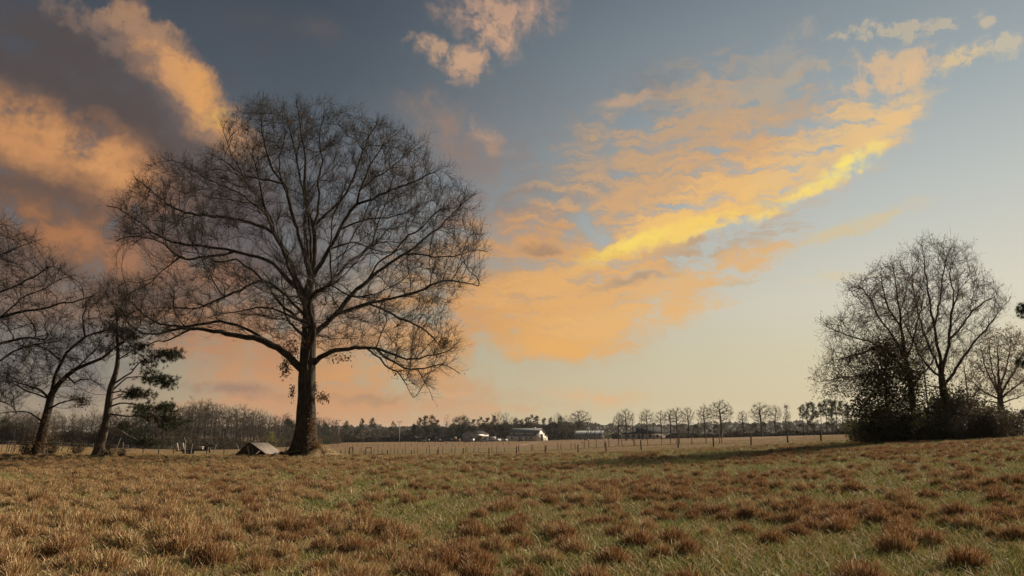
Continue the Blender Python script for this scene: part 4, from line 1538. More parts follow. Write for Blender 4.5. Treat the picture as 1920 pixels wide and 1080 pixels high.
# ------------------------------------------------------------------ far trees: a few of each kind, copied one by one
def bare_proto(seed, h, shape, natt=520, tip=.022, tw_r=.014, per=1.7):
    """meshes (trunk, crown) of a bare tree of height h; shape: list of (height fraction, radius fraction of h)"""
    rng = np.random.default_rng(seed)
    sk = Skeleton()
    th = h * shape[0][0] * 1.15
    ids = sk.line([(0, 0, 0), (rng.normal(0, .1), rng.normal(0, .1), th * .5), (rng.normal(0, .2), rng.normal(0, .2), th), (rng.normal(0, .3), rng.normal(0, .3), h * .72)], h * .017, h * .005, -1, -1, h * .045)
    hs = np.array([a for a, _ in shape]) * h
    rs = np.array([b for _, b in shape]) * h
    A = []
    while len(A) < natt:
        z = rng.uniform(hs[0], hs[-1])
        rmax = np.interp(z, hs, rs)
        if rng.uniform(0, rs.max()) > rmax:
            continue
        a = rng.uniform(0, 2 * math.pi)
        q = rmax * rng.uniform(0, 1) ** .45
        A.append((math.cos(a) * q, math.sin(a) * q, z))
    st = max(1, int(len(ids) * .28))
    P, par, rm, lb = colonise(sk, np.array(A), h * .042, h * .32, h * .06, rng, start=st, itmax=60, trop=(0, 0, .12), jit=.2, keep=.45)
    r = radii(P, par, rm, tip, 2.1)
    nt = len(ids)
    tr = mesh_of('trunk', branch_tubes(P, par, r, np.arange(1, nt), ksides=((0, 6),)), M['far_bark'], (0, 0, 0))
    tw, tips = twig_arrays(P, par, r, per, rng, rmax=.12, L=(h * .045, h * .10), r0=tw_r, subs=2)
    cr = mesh_of('crown', branch_tubes(P, par, r, np.arange(nt, len(P)), ksides=((.06, 5), (0, 3))) + tw, M['far_bark'], (0, 0, 0))
    return tr, cr, tips


def pine_proto(seed, h, bare, n):
    rng = np.random.default_rng(seed)
    sk = Skeleton()
    sk.line([(0, 0, 0), (.1, 0, h * .4), (rng.normal(0, .25), 0, h * .75), (rng.normal(0, .3), 0, h * .97)], h * .016, .05, -1, -1, h * .05)
    P, par, rm, lb = sk.arrays()
    nt = len(P)
    C = []
    for k in range(n):
        f = bare + (1 - bare) * (k + rng.uniform(0, 1)) / n
        i = min(nt - 1, int(f * nt))
        a = rng.uniform(0, 6.28)
        ln = h * .21 * (1 - ((f - bare) / (1 - bare)) ** 1.6 * .75) * rng.uniform(.55, 1.1)
        e = np.array([math.cos(a) * ln, math.sin(a) * ln, ln * rng.uniform(.1, .5)])
        ids = sk.line([sk.p[i] + e * .5, sk.p[i] + e], .06, .025, i, 0, h * .05)
        for _ in range(int(rng.uniform(5, 9))):
            C.append(sk.p[i] + e * rng.uniform(.45, 1.1) + rng.normal(size=3) * h * .022)
    P, par, rm, lb = sk.arrays()
    r = radii(P, par, rm, .02, 2.3)
    tr = mesh_of('trunk', branch_tubes(P, par, r, np.arange(1, nt), ksides=((0, 6),)), M['far_bark'], (0, 0, 0))
    V, T = needle_arrays(np.array(C), 15, h * .055, rng, .05)
    Vb, Qb = join(branch_tubes(P, par, r, np.arange(nt, len(P)), ksides=((0, 3),)))
    tint = np.concatenate([np.full(len(Vb), 0.1), np.repeat(rng.uniform(0, .8, len(T)), 3)])
    cr = make_mesh('crown', np.concatenate([Vb, V]), Qb, T + len(Vb), M['needle'], tint=tint)
    return tr, cr


def leafy_proto(seed, h, shape, n, mat, lo, hi, size):
    tr, cr, tips = bare_proto(seed, h, shape, 200)
    rng = np.random.default_rng(seed)
    hs = np.array([a for a, _ in shape]) * h
    rs = np.array([b for _, b in shape]) * h
    # clumps of leaves through the crown with gaps between
    cc = []
    while len(cc) < 60:
        z = rng.uniform(hs[0], hs[-1])
        a = rng.uniform(0, 6.28)
        q = np.interp(z, hs, rs) * rng.uniform(0, 1) ** .5
        cc.append((math.cos(a) * q, math.sin(a) * q, z))
    cc = np.array(cc)
    C = cc[rng.integers(0, len(cc), n)] + rng.normal(size=(n, 3)) * h * .045
    C[:, 2] = np.abs(C[:, 2])
    V, Qd = leaf_arrays(C, size, rng)
    cr2 = make_mesh('crown', V, Qd, None, mat, tint=np.repeat(rng.uniform(lo, hi, n), 4))
    return tr, cr2


FAR = {}


def far_tree(kind, px, Y, h, label, group=None, name=None, cat='tree', rng=RNG, wide=1.0):
    v = FAR[kind]
    tr, cr, h0 = v[int(rng.integers(0, len(v)))]
    g = gp(px, Y)
    r = thing(name or {'k': 'bare_tree', 'l': 'bare_tree', 'b': 'bare_tree', 'v': 'bare_tree', 'p': 'pine_tree', 'q': 'pine_tree', 'e': 'evergreen_tree', 'o': 'brown_tree', 'c': 'columnar_tree', 's': 'bare_tree', 'y': 'shrub'}[kind],
              label, cat, g, rng.uniform(0, 6.28), group)
    s = h / h0
    r.scale = (s * wide, s * wide, s)
    link('trunk', tr, r)
    link('crown', cr, r)
    return r


def ytop(px_top, px, Y):
    """height of a tree that stands at (px, Y) and reaches picture height px_top"""
    return at(px, px_top, Y).z - gp(px, Y).z


def build_far_trees():
    rng = np.random.default_rng(77)
    dome = [(.26, .10), (.36, .28), (.55, .38), (.78, .33), (.93, .18), (1.0, .06)]
    vase = [(.34, .06), (.5, .17), (.72, .25), (.9, .2), (1.0, .08)]
    slim = [(.22, .08), (.4, .13), (.65, .15), (.88, .11), (1.0, .04)]
    FAR['b'] = [bare_proto(100 + i, 14, dome, 560)[:2] + (14,) for i in range(4)]
    FAR['v'] = [bare_proto(110 + i, 15, vase, 460)[:2] + (15,) for i in range(4)]
    FAR['k'] = [bare_proto(190 + i, 14, [(.24, .06), (.4, .2), (.62, .33), (.82, .3), (.94, .17), (1.0, .06)], 640, .032, .022, 2.4)[:2] + (14,) for i in range(4)]
    FAR['l'] = [bare_proto(195 + i, 15, vase, 560, .032, .022, 2.4)[:2] + (15,) for i in range(3)]
    FAR['s'] = [bare_proto(120 + i, 13, slim, 380)[:2] + (13,) for i in range(4)]
    FAR['p'] = [pine_proto(130 + i, 16, .55, 26) + (16,) for i in range(4)]
    FAR['q'] = [pine_proto(140 + i, 15, .25, 46) + (15,) for i in range(3)]
    FAR['e'] = [leafy_proto(150 + i, 9, [(.02, .2), (.2, .34), (.5, .33), (.8, .2), (1, .05)], 2400, M['needle'], 0, .8, .38) + (9,) for i in range(3)]
    FAR['o'] = [leafy_proto(160 + i, 9, [(.08, .2), (.3, .36), (.6, .38), (.85, .25), (1, .08)], 2000, M['brush'], 0, 1, .34) + (9,) for i in range(3)]
    FAR['c'] = [leafy_proto(170, 12, [(.02, .08), (.2, .12), (.5, .10), (.8, .07), (1, .02)], 2200, M['needle'], 0, .6, .3) + (12,)]
    FAR['y'] = [leafy_proto(180, 4, [(.05, .3), (.3, .5), (.6, .48), (.9, .3), (1, .1)], 1500, M['yellow_leaf'], 0, 1, .22) + (4,)]

    # ---- the wood on the left
    wood = 'bare trees of the wood along the left edge of the pasture'
    edge = lambda x: np.interp(x, [-500, 0, 300, 480, 600, 700, 800], [215, 225, 250, 300, 390, 470, 520])
    topy = lambda x: np.interp(x, [-500, 0, 120, 330, 345, 400, 420, 455, 475, 495, 520, 560, 610, 640], [760, 772, 778, 764, 752, 752, 764, 768, 767, 778, 778, 782, 786, 800])
    n = 0
    for row in range(4):
        x = -230.0
        while x < 625:
            x += rng.uniform(11, 19) * (1.0 if row == 0 else 1.15)
            Y = edge(x) + row * rng.uniform(8, 14) + rng.uniform(0, 7)
            ty = topy(x) + rng.uniform(-6, 14) - row * 2
            k = rng.choice(['s', 'b', 'v', 's'])
            lab = {'s': 'slim bare tree in the grey-brown wood along the left edge of the pasture', 'b': 'round-crowned bare tree in the grey-brown wood along the left edge of the pasture',
                   'v': 'upswept bare tree in the grey-brown wood along the left edge of the pasture'}[k]
            far_tree(k, x, Y, max(5.0, ytop(ty, x, Y)), lab, {'s': 'slim ', 'b': 'round ', 'v': 'upswept '}[k] + wood, rng=rng, wide=.95)
            n += 1
    for x in range(-220, 640, 22):
        xx = x + rng.uniform(-12, 12)
        Y = edge(xx) + rng.uniform(10, 25)
        far_tree('o', xx, Y, rng.uniform(5, 7.5), 'low brown-leaved tree filling the foot of the wood on the left', 'brown understorey trees of the wood on the left', rng=rng)
    for i, (x, ty, lab) in enumerate([(8, 785, 'dark evergreen at the wood edge behind the left oak branches'), (262, 765, 'broad evergreen in the wood just behind the ragged pine'),
                                      (232, 790, 'short evergreen in the wood behind the pine trunk'), (585, 782, 'evergreen in the wood directly left of the great oak trunk'),
                                      (540, 786, 'evergreen in the wood above the tin shelter roof, short'), (610, 795, 'evergreen in the wood just right of the great oak trunk')]):
        Y = edge(x) + 4
        far_tree('e', x, Y, ytop(ty, x, Y), lab, rng=rng)
    far_tree('y', 507, 170, 4.6, 'yellow-green leafy shrub glowing behind the collapsed tin-roofed shelter', name='shrub', cat='shrub', rng=rng, wide=.7)

    # ---- the middle: loblolly pines over a low wood
    far_tree('p', 630, 480, ytop(789, 630, 480), 'small pine left of the left floodlight mast', rng=rng, wide=.5)
    ords = ['first', 'second', 'third', 'fourth', 'fifth', 'sixth', 'seventh', 'eighth', 'ninth', 'tenth', 'eleventh', 'twelfth', 'thirteenth', 'fourteenth', 'fifteenth', 'sixteenth']
    for k, (x, ty, wd) in enumerate([(648, 790, 1), (678, 786, .9), (698, 785, 1.15), (737, 791, .85)]):
        far_tree('p', x, 500, ytop(ty, x, 500), ords[k] + ' of four lone pines standing above the low wood between the two floodlight masts', rng=rng, wide=wd)
    mids = [(776, 796, 'q'), (786, 784, 'p'), (797, 780, 'q'), (810, 779, 'p'), (818, 788, 'q'), (838, 778, 's'), (858, 783, 'o'), (870, 781, 'o'), (886, 787, 'q'), (900, 783, 'p'), (912, 784, 'q'),
            (925, 780, 'p'), (935, 772, 'v'), (950, 774, 'v'), (967, 785, 'o'), (978, 787, 'q'), (988, 784, 'p'), (996, 779, 'p'), (1007, 781, 'q'), (1020, 785, 'q'), (1033, 784, 'p'), (1046, 774, 'v'), (1052, 781, 'p')]
    nm = {'q': 'bushy pine', 'p': 'tall pine', 's': 'thin bare tree', 'o': 'broad brown-leaved tree', 'v': 'pale bare tree'}
    for x, ty, k in mids:
        Y = 505 + rng.uniform(-8, 12)
        where = ('above the parked machinery' if x < 850 else 'above the grey workshop' if x < 928 else 'above the white barn left end' if x < 975 else 'above the white barn roof' if x < 1030 else 'right of the white barn gable')
        same = [m for m in mids if m[2] == k and ((m[0] < 850) == (x < 850)) and ((850 <= m[0] < 928) == (850 <= x < 928)) and ((928 <= m[0] < 975) == (928 <= x < 975)) and ((975 <= m[0] < 1030) == (975 <= x < 1030))]
        o = '' if len(same) == 1 else (', ' + ords[[m[0] for m in same].index(x)] + ' from the left')
        far_tree(k, x, Y, ytop(ty, x, Y), nm[k] + ' of the wood ' + where + o, rng=rng, wide=1.0)
    low = 'low trees of the dark wood behind the barns'
    x = 600
    while x < 1090:
        x += rng.uniform(4, 7)
        Y = np.interp(x, [600, 760, 1090], [455, 490, 488]) + rng.uniform(0, 16)
        far_tree(rng.choice(['o', 'e', 'o', 'o']), x, Y, rng.uniform(6.0, 8.5) if x < 770 else rng.uniform(7.5, 12), 'low dark tree filling the wood behind the barns', low, name='low_tree', rng=rng)
    # ---- big bare oak over the long shed
    far_tree('k', 1088, 455, ytop(769, 1088, 455), 'wide bare oak standing over the left end of the long shed', name='oak_tree', rng=rng, wide=1.25)
    far_tree('b', 1062, 470, ytop(778, 1062, 470), 'smaller bare oak between the white barn and the wide bare oak', name='oak_tree', rng=rng)
    far_tree('y', 1141, 440, 3.6, 'small yellow-green bush at the right end of the long shed', name='shrub', cat='shrub', rng=rng)
    # ---- the row of bare trees right of the house
    row = [(1160, 776, 'k', .8), (1174, 768, 'l', 1.2), (1186, 772, 's', 1), (1204, 772, 's', 1), (1213, 768, 'l', 1), (1226, 773, 's', .9), (1240, 771, 'l', 1), (1257, 768, 'l', 1.0), (1270, 765, 'l', 1.1), (1291, 765, 'l', 1.1),
           (1322, 759, 'k', .75), (1353, 751, 'k', 1.15), (1394, 771, 'l', 1), (1428, 755, 'k', 1.1), (1455, 760, 'l', 1)]
    for k, (x, ty, kd, wd) in enumerate(row):
        Y = 318 + rng.uniform(-6, 8)
        far_tree(kd, x, Y, ytop(ty, x, Y), 'bare tree, %s from the left in the row beyond the right pasture' % ords[k], rng=rng, wide=wd)
    far_tree('c', 1477, 318, ytop(760, 1477, 318), 'narrow dark ivy-clad tree standing between the bare row and the pine grove', rng=rng)
    pl = 'low dark scrub trees behind the bare row'
    x = 1255
    while x < 1640:
        x += rng.uniform(9, 16)
        far_tree(rng.choice(['o', 'e']), x, 340 + rng.uniform(0, 16), rng.uniform(3.5, 6.2), 'low dark scrub tree at the foot of the bare row on the right', pl, name='scrub_tree', rng=rng)
    grove = [(1507, 760, 'p'), (1516, 757, 'p'), (1526, 755, 'q'), (1541, 756, 'p'), (1551, 752, 'p'), (1562, 751, 'q'), (1571, 752, 'p'), (1582, 753, 'p'), (1592, 758, 'q'), (1604, 760, 'p'), (1618, 762, 'p')]
    for k, (x, ty, kd) in enumerate(grove):
        Y = 285 + rng.uniform(-5, 10)
        far_tree(kd, x, Y, ytop(ty, x, Y), 'dark pine, %s from the left in the grove beside the right clump' % ords[k], rng=rng, wide=.95)
    # behind the clump on the right, seen through it
    for x in range(1660, 2100, 30):
        far_tree(rng.choice(['e', 'o', 'v']), x + rng.uniform(-8, 8), 240 + rng.uniform(0, 40), rng.uniform(5, 8), 'far low tree glimpsed behind the right-hand clump', 'far trees behind the right-hand clump', name='low_tree', rng=rng)


def build_woods_mass():
    """undergrowth and far forest that reads as one mass"""
    rng = np.random.default_rng(90)
    # upright brushwood at the foot of the left wood
    xs = rng.uniform(-420, 640, 70000)
    Y = np.interp(xs, [-500, 0, 300, 480, 600, 700], [217, 227, 252, 302, 392, 470]) + rng.exponential(9, len(xs)) - 1
    X = (xs - 960) / FPX * Y / KH
    z0 = ground_np(X, Y)
    hgt = 5.5 * (0.65 + .4 * np.sin(xs * .05) * np.sin(xs * .013 + 1))
    C = np.stack([X, Y, z0 + rng.uniform(0, 1, len(xs)) ** 1.4 * hgt], 1)
    d = unit(rng.normal(size=C.shape) * .55 + np.array([0, 0, 1.0]))
    s = unit(np.cross(d, rng.normal(size=C.shape))) * rng.uniform(.05, .13, (len(C), 1))
    ln = rng.uniform(.7, 1.8, (len(C), 1))
    V = np.stack([C - s, C + s, C + d * ln], 1).reshape(-1, 3)
    T = np.arange(len(V)).reshape(-1, 3)
    o = link('undergrowth', make_mesh('undergrowth', V, None, T, M['brush'], tint=np.repeat(rng.uniform(0, .8, len(T)), 3)), kind='stuff')
    o['label'] = 'grey-brown undergrowth at the foot of the wood on the left'
    # brushwood at the foot of the woods beyond the pasture, middle and right
    for nm, n, x0, x1, xp, yp, hh in (('brushwood', 30000, 590, 1160, [590, 760, 1160], [462, 492, 492], 4.5), ('brushwood', 24000, 1248, 1900, [1248, 1480, 1660, 1900], [372, 345, 292, 270], 2.6)):
        xs = rng.uniform(x0, x1, n)
        Y = np.interp(xs, xp, yp) + rng.exponential(5, n)
        X = (xs - 960) / FPX * Y / KH
        C = np.stack([X, Y, ground_np(X, Y) + rng.uniform(0, 1, n) ** 1.4 * hh * (.7 + .3 * np.sin(xs * .09) * np.sin(xs * .031))], 1)
        V, Q4 = leaf_arrays(C, .8, rng, .1, .6)
        o = link(nm, make_mesh(nm, V, Q4, None, M['brush'], tint=np.repeat(rng.uniform(0, .85, n), 4)), kind='stuff')
        o['label'] = 'dark brushwood at the foot of the far woods ' + ('behind the barns' if x0 < 1000 else 'behind the bare row on the right')
    # forest on the far ridge
    hs = []
    n = 26000
    xs = rng.uniform(200, 2300, n)
    Y = rng.uniform(1150, 1500, n)
    X = (xs - 960) / FPX * Y / KH
    z = hill_z(X, Y)
    kind = rng.uniform(0, 1, n)
    vn = lambda q: (np.sin(q * .11) + np.sin(q * .047 + 1) + np.sin(q * .23 + 2)) / 6 + .5
    C = np.stack([X, Y, z + rng.uniform(0, 1, n) * (5 + 7 * vn(xs)) ], 1)
    V, Q4 = leaf_arrays(C, 5.0, rng, .3, .8)
    o = link('far_woods', make_mesh('far_woods', V, Q4, None, M['brush'], tint=np.repeat(rng.uniform(0, .85, n), 4)), kind='stuff')
    o['label'] = 'grey-brown woods on the far low ridge'


def hill_z(X, Y):
    px = 960 + FPX * KH * X / np.maximum(Y, 1)
    top = np.interp(px, [-400, 300, 560, 700, 800, 900, 1060, 1110, 1170, 1260, 1400, 1500, 1700, 2300], [806, 806, 804, 803, 806, 803, 798, 799, 802, 801, 797, 797, 800, 802])
    crest = EYE + (815 - top) / FPX * 1300 * 1.03 - 5
    f = np.clip(1 - np.abs(Y - 1340) / 260, 0, 1)
    f = f * f * (3 - 2 * f)
    g = ground_np(X, Y)
    return g + (crest - g) * f


def build_hills():
    xs = np.linspace(-900, 2800, 120)
    ys = np.linspace(1085, 1600, 24)
    PX, YY = np.meshgrid(xs, ys)
    XX = (PX - 960) / FPX * YY / KH
    ZZ = hill_z(XX, YY) - .3
    V = np.stack([XX, YY, ZZ], 2).reshape(-1, 3)
    i = np.arange(len(ys) - 1)[:, None]
    j = np.arange(len(xs) - 1)[None, :]
    n = len(xs)
    Q4 = np.stack([i * n + j, i * n + j + 1, (i + 1) * n + j + 1, (i + 1) * n + j], 2).reshape(-1, 4)
    link('hills', make_mesh('hills', V, Q4, None, M['far_bark'], smooth=True), kind='structure')


# ------------------------------------------------------------------ fences
def catenary(a, b, sag, n=4):
    a, b = Vector(a), Vector(b)
    return [a.lerp(b, i / n) - Vector((0, 0, sag * 4 * (i / n) * (1 - i / n))) for i in range(n + 1)]


def wire_mesh(lines, r, mat, name='wire'):
    P0, P1 = [], []
    for ln in lines:
        for a, b in zip(ln[:-1], ln[1:]):
            P0.append(list(a)); P1.append(list(b))
    P0, P1 = np.array(P0), np.array(P1)
    d = unit(P1 - P0)
    Rr = np.full(len(P0), r)
    V, Q4 = tube_arrays(P0, P1, Rr, Rr, d, d, 4)
    return make_mesh(name, V, Q4, None, mat)


def post_mesh(name, h, w, mat, rng, top=.92):
    m = MB()
    m.cyl((0, 0, -.25), (0, 0, h), w / 2, 8, w / 2 * top)
    me = m.mesh(name, mat)
    return me


def fence(name, label, pts, h, w, mat, wires, rng, post_name='post', lean=.03, wire_r=.004, group=None, dh=.06):
    """pts: list of (px, distance); posts share one mesh; wires at the given heights"""
    g0 = gp(*pts[0])
    r = thing(name, label, 'fence', g0, 0, group)
    me = post_mesh(post_name, 1.0, w, mat, rng)
    tops = []
    for x, Y in pts:
        g = gp(x, Y)
        o = link(post_name, me, r, g - g0)
        o.rotation_euler = (rng.normal(0, lean), rng.normal(0, lean), rng.uniform(0, 6))
        hh = h + rng.normal(0, dh)
        o.scale = (1, 1, hh)
        tops.append(g)
    for wz in wires:
        lines = [catenary(tops[i] - g0 + Vector((0, -w * .45, wz)), tops[i + 1] - g0 + Vector((0, -w * .45, wz)), .02) for i in range(len(tops) - 1)]
        link('wire', wire_mesh(lines, wire_r, M['wire']), r)
    return r, tops, g0


def build_fences():
    rng = np.random.default_rng(3)
    dY = lambda x: float(np.interp(x, [200, 420, 640, 772, 968, 1270, 1476, 1595, 1900], [128, 136, 133, 124, 112, 97, 85, 78, 72]))
    xs = [271, 300, 328, 360, 390, 422, 640.6, 684, 727.5, 772, 821, 868.5, 917, 968, 1022, 1083.5, 1136, 1201.7, 1270.6, 1337, 1407, 1476.5, 1539, 1595, 1648, 1700, 1752]
    fence('wire_fence', 'front fence of black posts and thin wires between the rough field and the mown pasture', [(x, dY(x)) for x in xs], 1.25, .17, M['post'], (.35, .7, 1.05), rng)
    # the paddock fence behind it, grey posts in irregular pairs
    mid = [600 + v / 4.8 for v in (235, 263, 302, 365, 380, 420, 465, 490, 528, 565, 640, 675, 705, 748, 772, 855, 880, 960, 993, 1070, 1105, 1185, 1217, 1310, 1325, 1385, 1430, 1548, 1590, 1663, 1790)] + \
          [960 + v / 4.8 for v in (60, 175, 188, 310, 415, 440, 530, 568, 648, 692, 757, 830, 870, 960, 990, 1095, 1105, 1220, 1345, 1425, 1475, 1505, 1615, 1743, 1865, 1885)]
    mY = lambda x: float(np.interp(x, [640, 960, 1200, 1360], [190, 186, 160, 138]))
    r, tops, g0 = fence('paddock_fence', 'paddock fence of thin grey posts running behind the black-post fence', [(x, mY(x)) for x in mid], 1.45, .16, M['grey_post'], (.5, 1.0), rng, dh=.22, lean=.04)
    for a, b in ((1240, 1267.5), (1271, 1297), (1090, 1094)):
        pa, pb = gp(a, mY(a), 1.22), gp(b, mY(b), 1.22)
        MB().bar(pa - g0, pb - g0, .1, .12).build('top_rail', M['grey_post'], r)
    # dark ground line of weeds is left to the grass; two gates in the paddock fence
    for x0, x1, lab in ((656.5, 663, 'small dark gate frame in the paddock fence nearest to the oak'), (687, 697, 'second dark gate frame, just right of a black post')):
        a, b = gp(x0, 176), gp(x1, 176)
        g = thing('gate', lab, 'gate', a)
        d = b - a
        MB().cyl((0, 0, -.2), (0, 0, 1.7), .09, 8).build('gate_post', M['post'], g)
        MB().cyl(d + Vector((0, 0, -.2)), d + Vector((0, 0, 1.7)), .09, 8).build('gate_post', M['post'], g)
        MB().bar(Vector((0, 0, 1.55)), d + Vector((0, 0, 1.55)), .09, .14).build('top_rail', M['post'], g)
        MB().bar(Vector((0, 0, .5)), d + Vector((0, 0, .5)), .06, .1).build('bottom_rail', M['grey_post'], g)
    # far pasture fence
    far = [620 + v / 8 for v in (20, 45, 110, 185, 260, 335, 410, 485, 565, 640, 715, 795, 880, 960, 1045, 1130, 1215, 1300, 1385, 1470, 1560, 1650, 1740, 1830)] + [860 + 10.5 * k for k in range(10)]
    fence('pasture_fence', 'far thin fence crossing the pasture in front of the machinery', [(x, 330) for x in far], 1.35, .16, M['grey_post'], (.6, 1.1), rng, wire_r=.008)
    bf = [962 + 6.1 * k for k in range(36)]
    fence('barn_fence', 'picket line of thin posts in front of the white barn and the long shed', [(x, 395) for x in bf], 1.6, .16, M['grey_post'], (.6, 1.3), rng, wire_r=.008, dh=.2)
    # fence before the wood on the left
    lf = [-60, -30, 0, 30, 62, 90, 117, 133, 148, 163, 177, 205, 220, 243, 256, 275, 300, 325, 340]
    r, tops, g0 = fence('board_fence', 'low board fence with pale posts along the foot of the left wood', [(x, float(np.interp(x, [-60, 340], [190, 235]))) for x in lf], 1.15, .17, M['grey_post'], (), rng)
    for i in range(len(tops) - 1):
        for z in (.45, .95):
            MB().bar(tops[i] - g0 + Vector((0, -.1, z)), tops[i + 1] - g0 + Vector((0, -.1, z)), .04, .14).build('rail', M['post'], r)
    # leaning iron stakes at the left edge
    g0 = gp(0, 62)
    r = thing('stake_fence', 'row of thin leaning iron stakes at the left edge', 'fence', g0)
    for x, ln in ((-8, 1.0), (4, 1.05), (13, 1.1), (17, .9), (21, 1.0), (26, .95), (30, 1.1), (37, .9), (40, .6), (95, 1.0), (101, .9), (116, 1.0), (127, .9), (137, 1.0), (178, .95), (-25, 1.0), (-45, 1.0)):
        g = gp(x, 62 + rng.normal(0, .5)) - g0
        MB().bar(g - Vector((0, 0, .15)), g + Vector((.22 + rng.normal(0, .08), rng.normal(0, .05), ln)), .035, .035).build('stake', M['post'], r)
    # wooden gate at the right edge
    Y = 66
    a, b = gp(1886, Y), gp(1914, Y)
    g = thing('wooden_gate', 'dark wooden gate of two posts and rails at the right edge under the trees', 'gate', a)
    for p, lab in ((a, None), (b, None), (gp(1945, Y), None)):
        MB().box(-.12, .12, -.12, .12, -.2, 1.75).build('gate_post', M['post'], g).location = p - a
    d = b - a
    for z in (.45, 1.0, 1.5):
        MB().bar((.12, 0, z), d + Vector((-.12, 0, z)), .06, .16).build('rail', M['post'], g)
        MB().bar(d + Vector((.12, 0, z)), gp(1945, Y) - a + Vector((-.12, 0, z)), .06, .16).build('rail', M['post'], g)
    MB().bar(d * .5 + Vector((0, -.06, .4)), d * .5 + Vector((0, -.06, 1.55)), .12, .05).build('brace', M['post'], g)


# ------------------------------------------------------------------ buildings
def frame_at(px, Y, rz):
    """builds things whose local x runs along rz"""
    g = gp(px, Y)
    return g, rz


def wall_with_ribs(w, L, h, mat, parent, name='wall'):
    return None


def corrugated(pa, pb, pc, pd, ribs, mat, parent, name, depth=.05, thick=.06):
    """roof sheet a-b (eave) c-d (ridge above b, a): raised ribs on a thin slab"""
    pa, pb, pc, pd = map(Vector, (pa, pb, pc, pd))
    n = (pb - pa).cross(pd - pa).normalized()
    if n.z < 0:
        n = -n
    m = MB()
    m.prism([pa, pb, pc, pd], n * thick)
    for k in range(ribs + 1):
        f = min(.995, max(.005, k / ribs))
        m.bar(pa.lerp(pb, f) + n * (thick + depth * .3), pd.lerp(pc, f) + n * (thick + depth * .3), .09, depth)
    return m.build(name, mat, parent)


def window_unit(parent, mat_frame, x, z, w, h, y, axis='x', depth=.1, muntins=0):
    """a frame with a dark-painted pane on the wall plane y = const (axis x) or x = const (axis y)"""
    f, p = MB(), MB()
    def bx(m, a0, a1, d0, d1, z0, z1):
        m.box(a0, a1, d0, d1, z0, z1) if axis == 'x' else m.box(d0, d1, a0, a1, z0, z1)
    lo, hi = sorted((y, y + depth))
    bx(f, x - w / 2 - .1, x - w / 2, lo, hi, z - .1, z + h + .1)
    bx(f, x + w / 2, x + w / 2 + .1, lo, hi, z - .1, z + h + .1)
    bx(f, x - w / 2, x + w / 2, lo, hi, z + h, z + h + .1)
    bx(f, x - w / 2, x + w / 2, lo, hi, z - .1, z)
    o = f.build('window', mat_frame, parent)
    lo2, hi2 = sorted((y, y + depth * .35))
    bx(p, x - w / 2, x + w / 2, lo2, hi2, z, z + h)
    p.build('pane', M['interior_shade'], o)
    return o


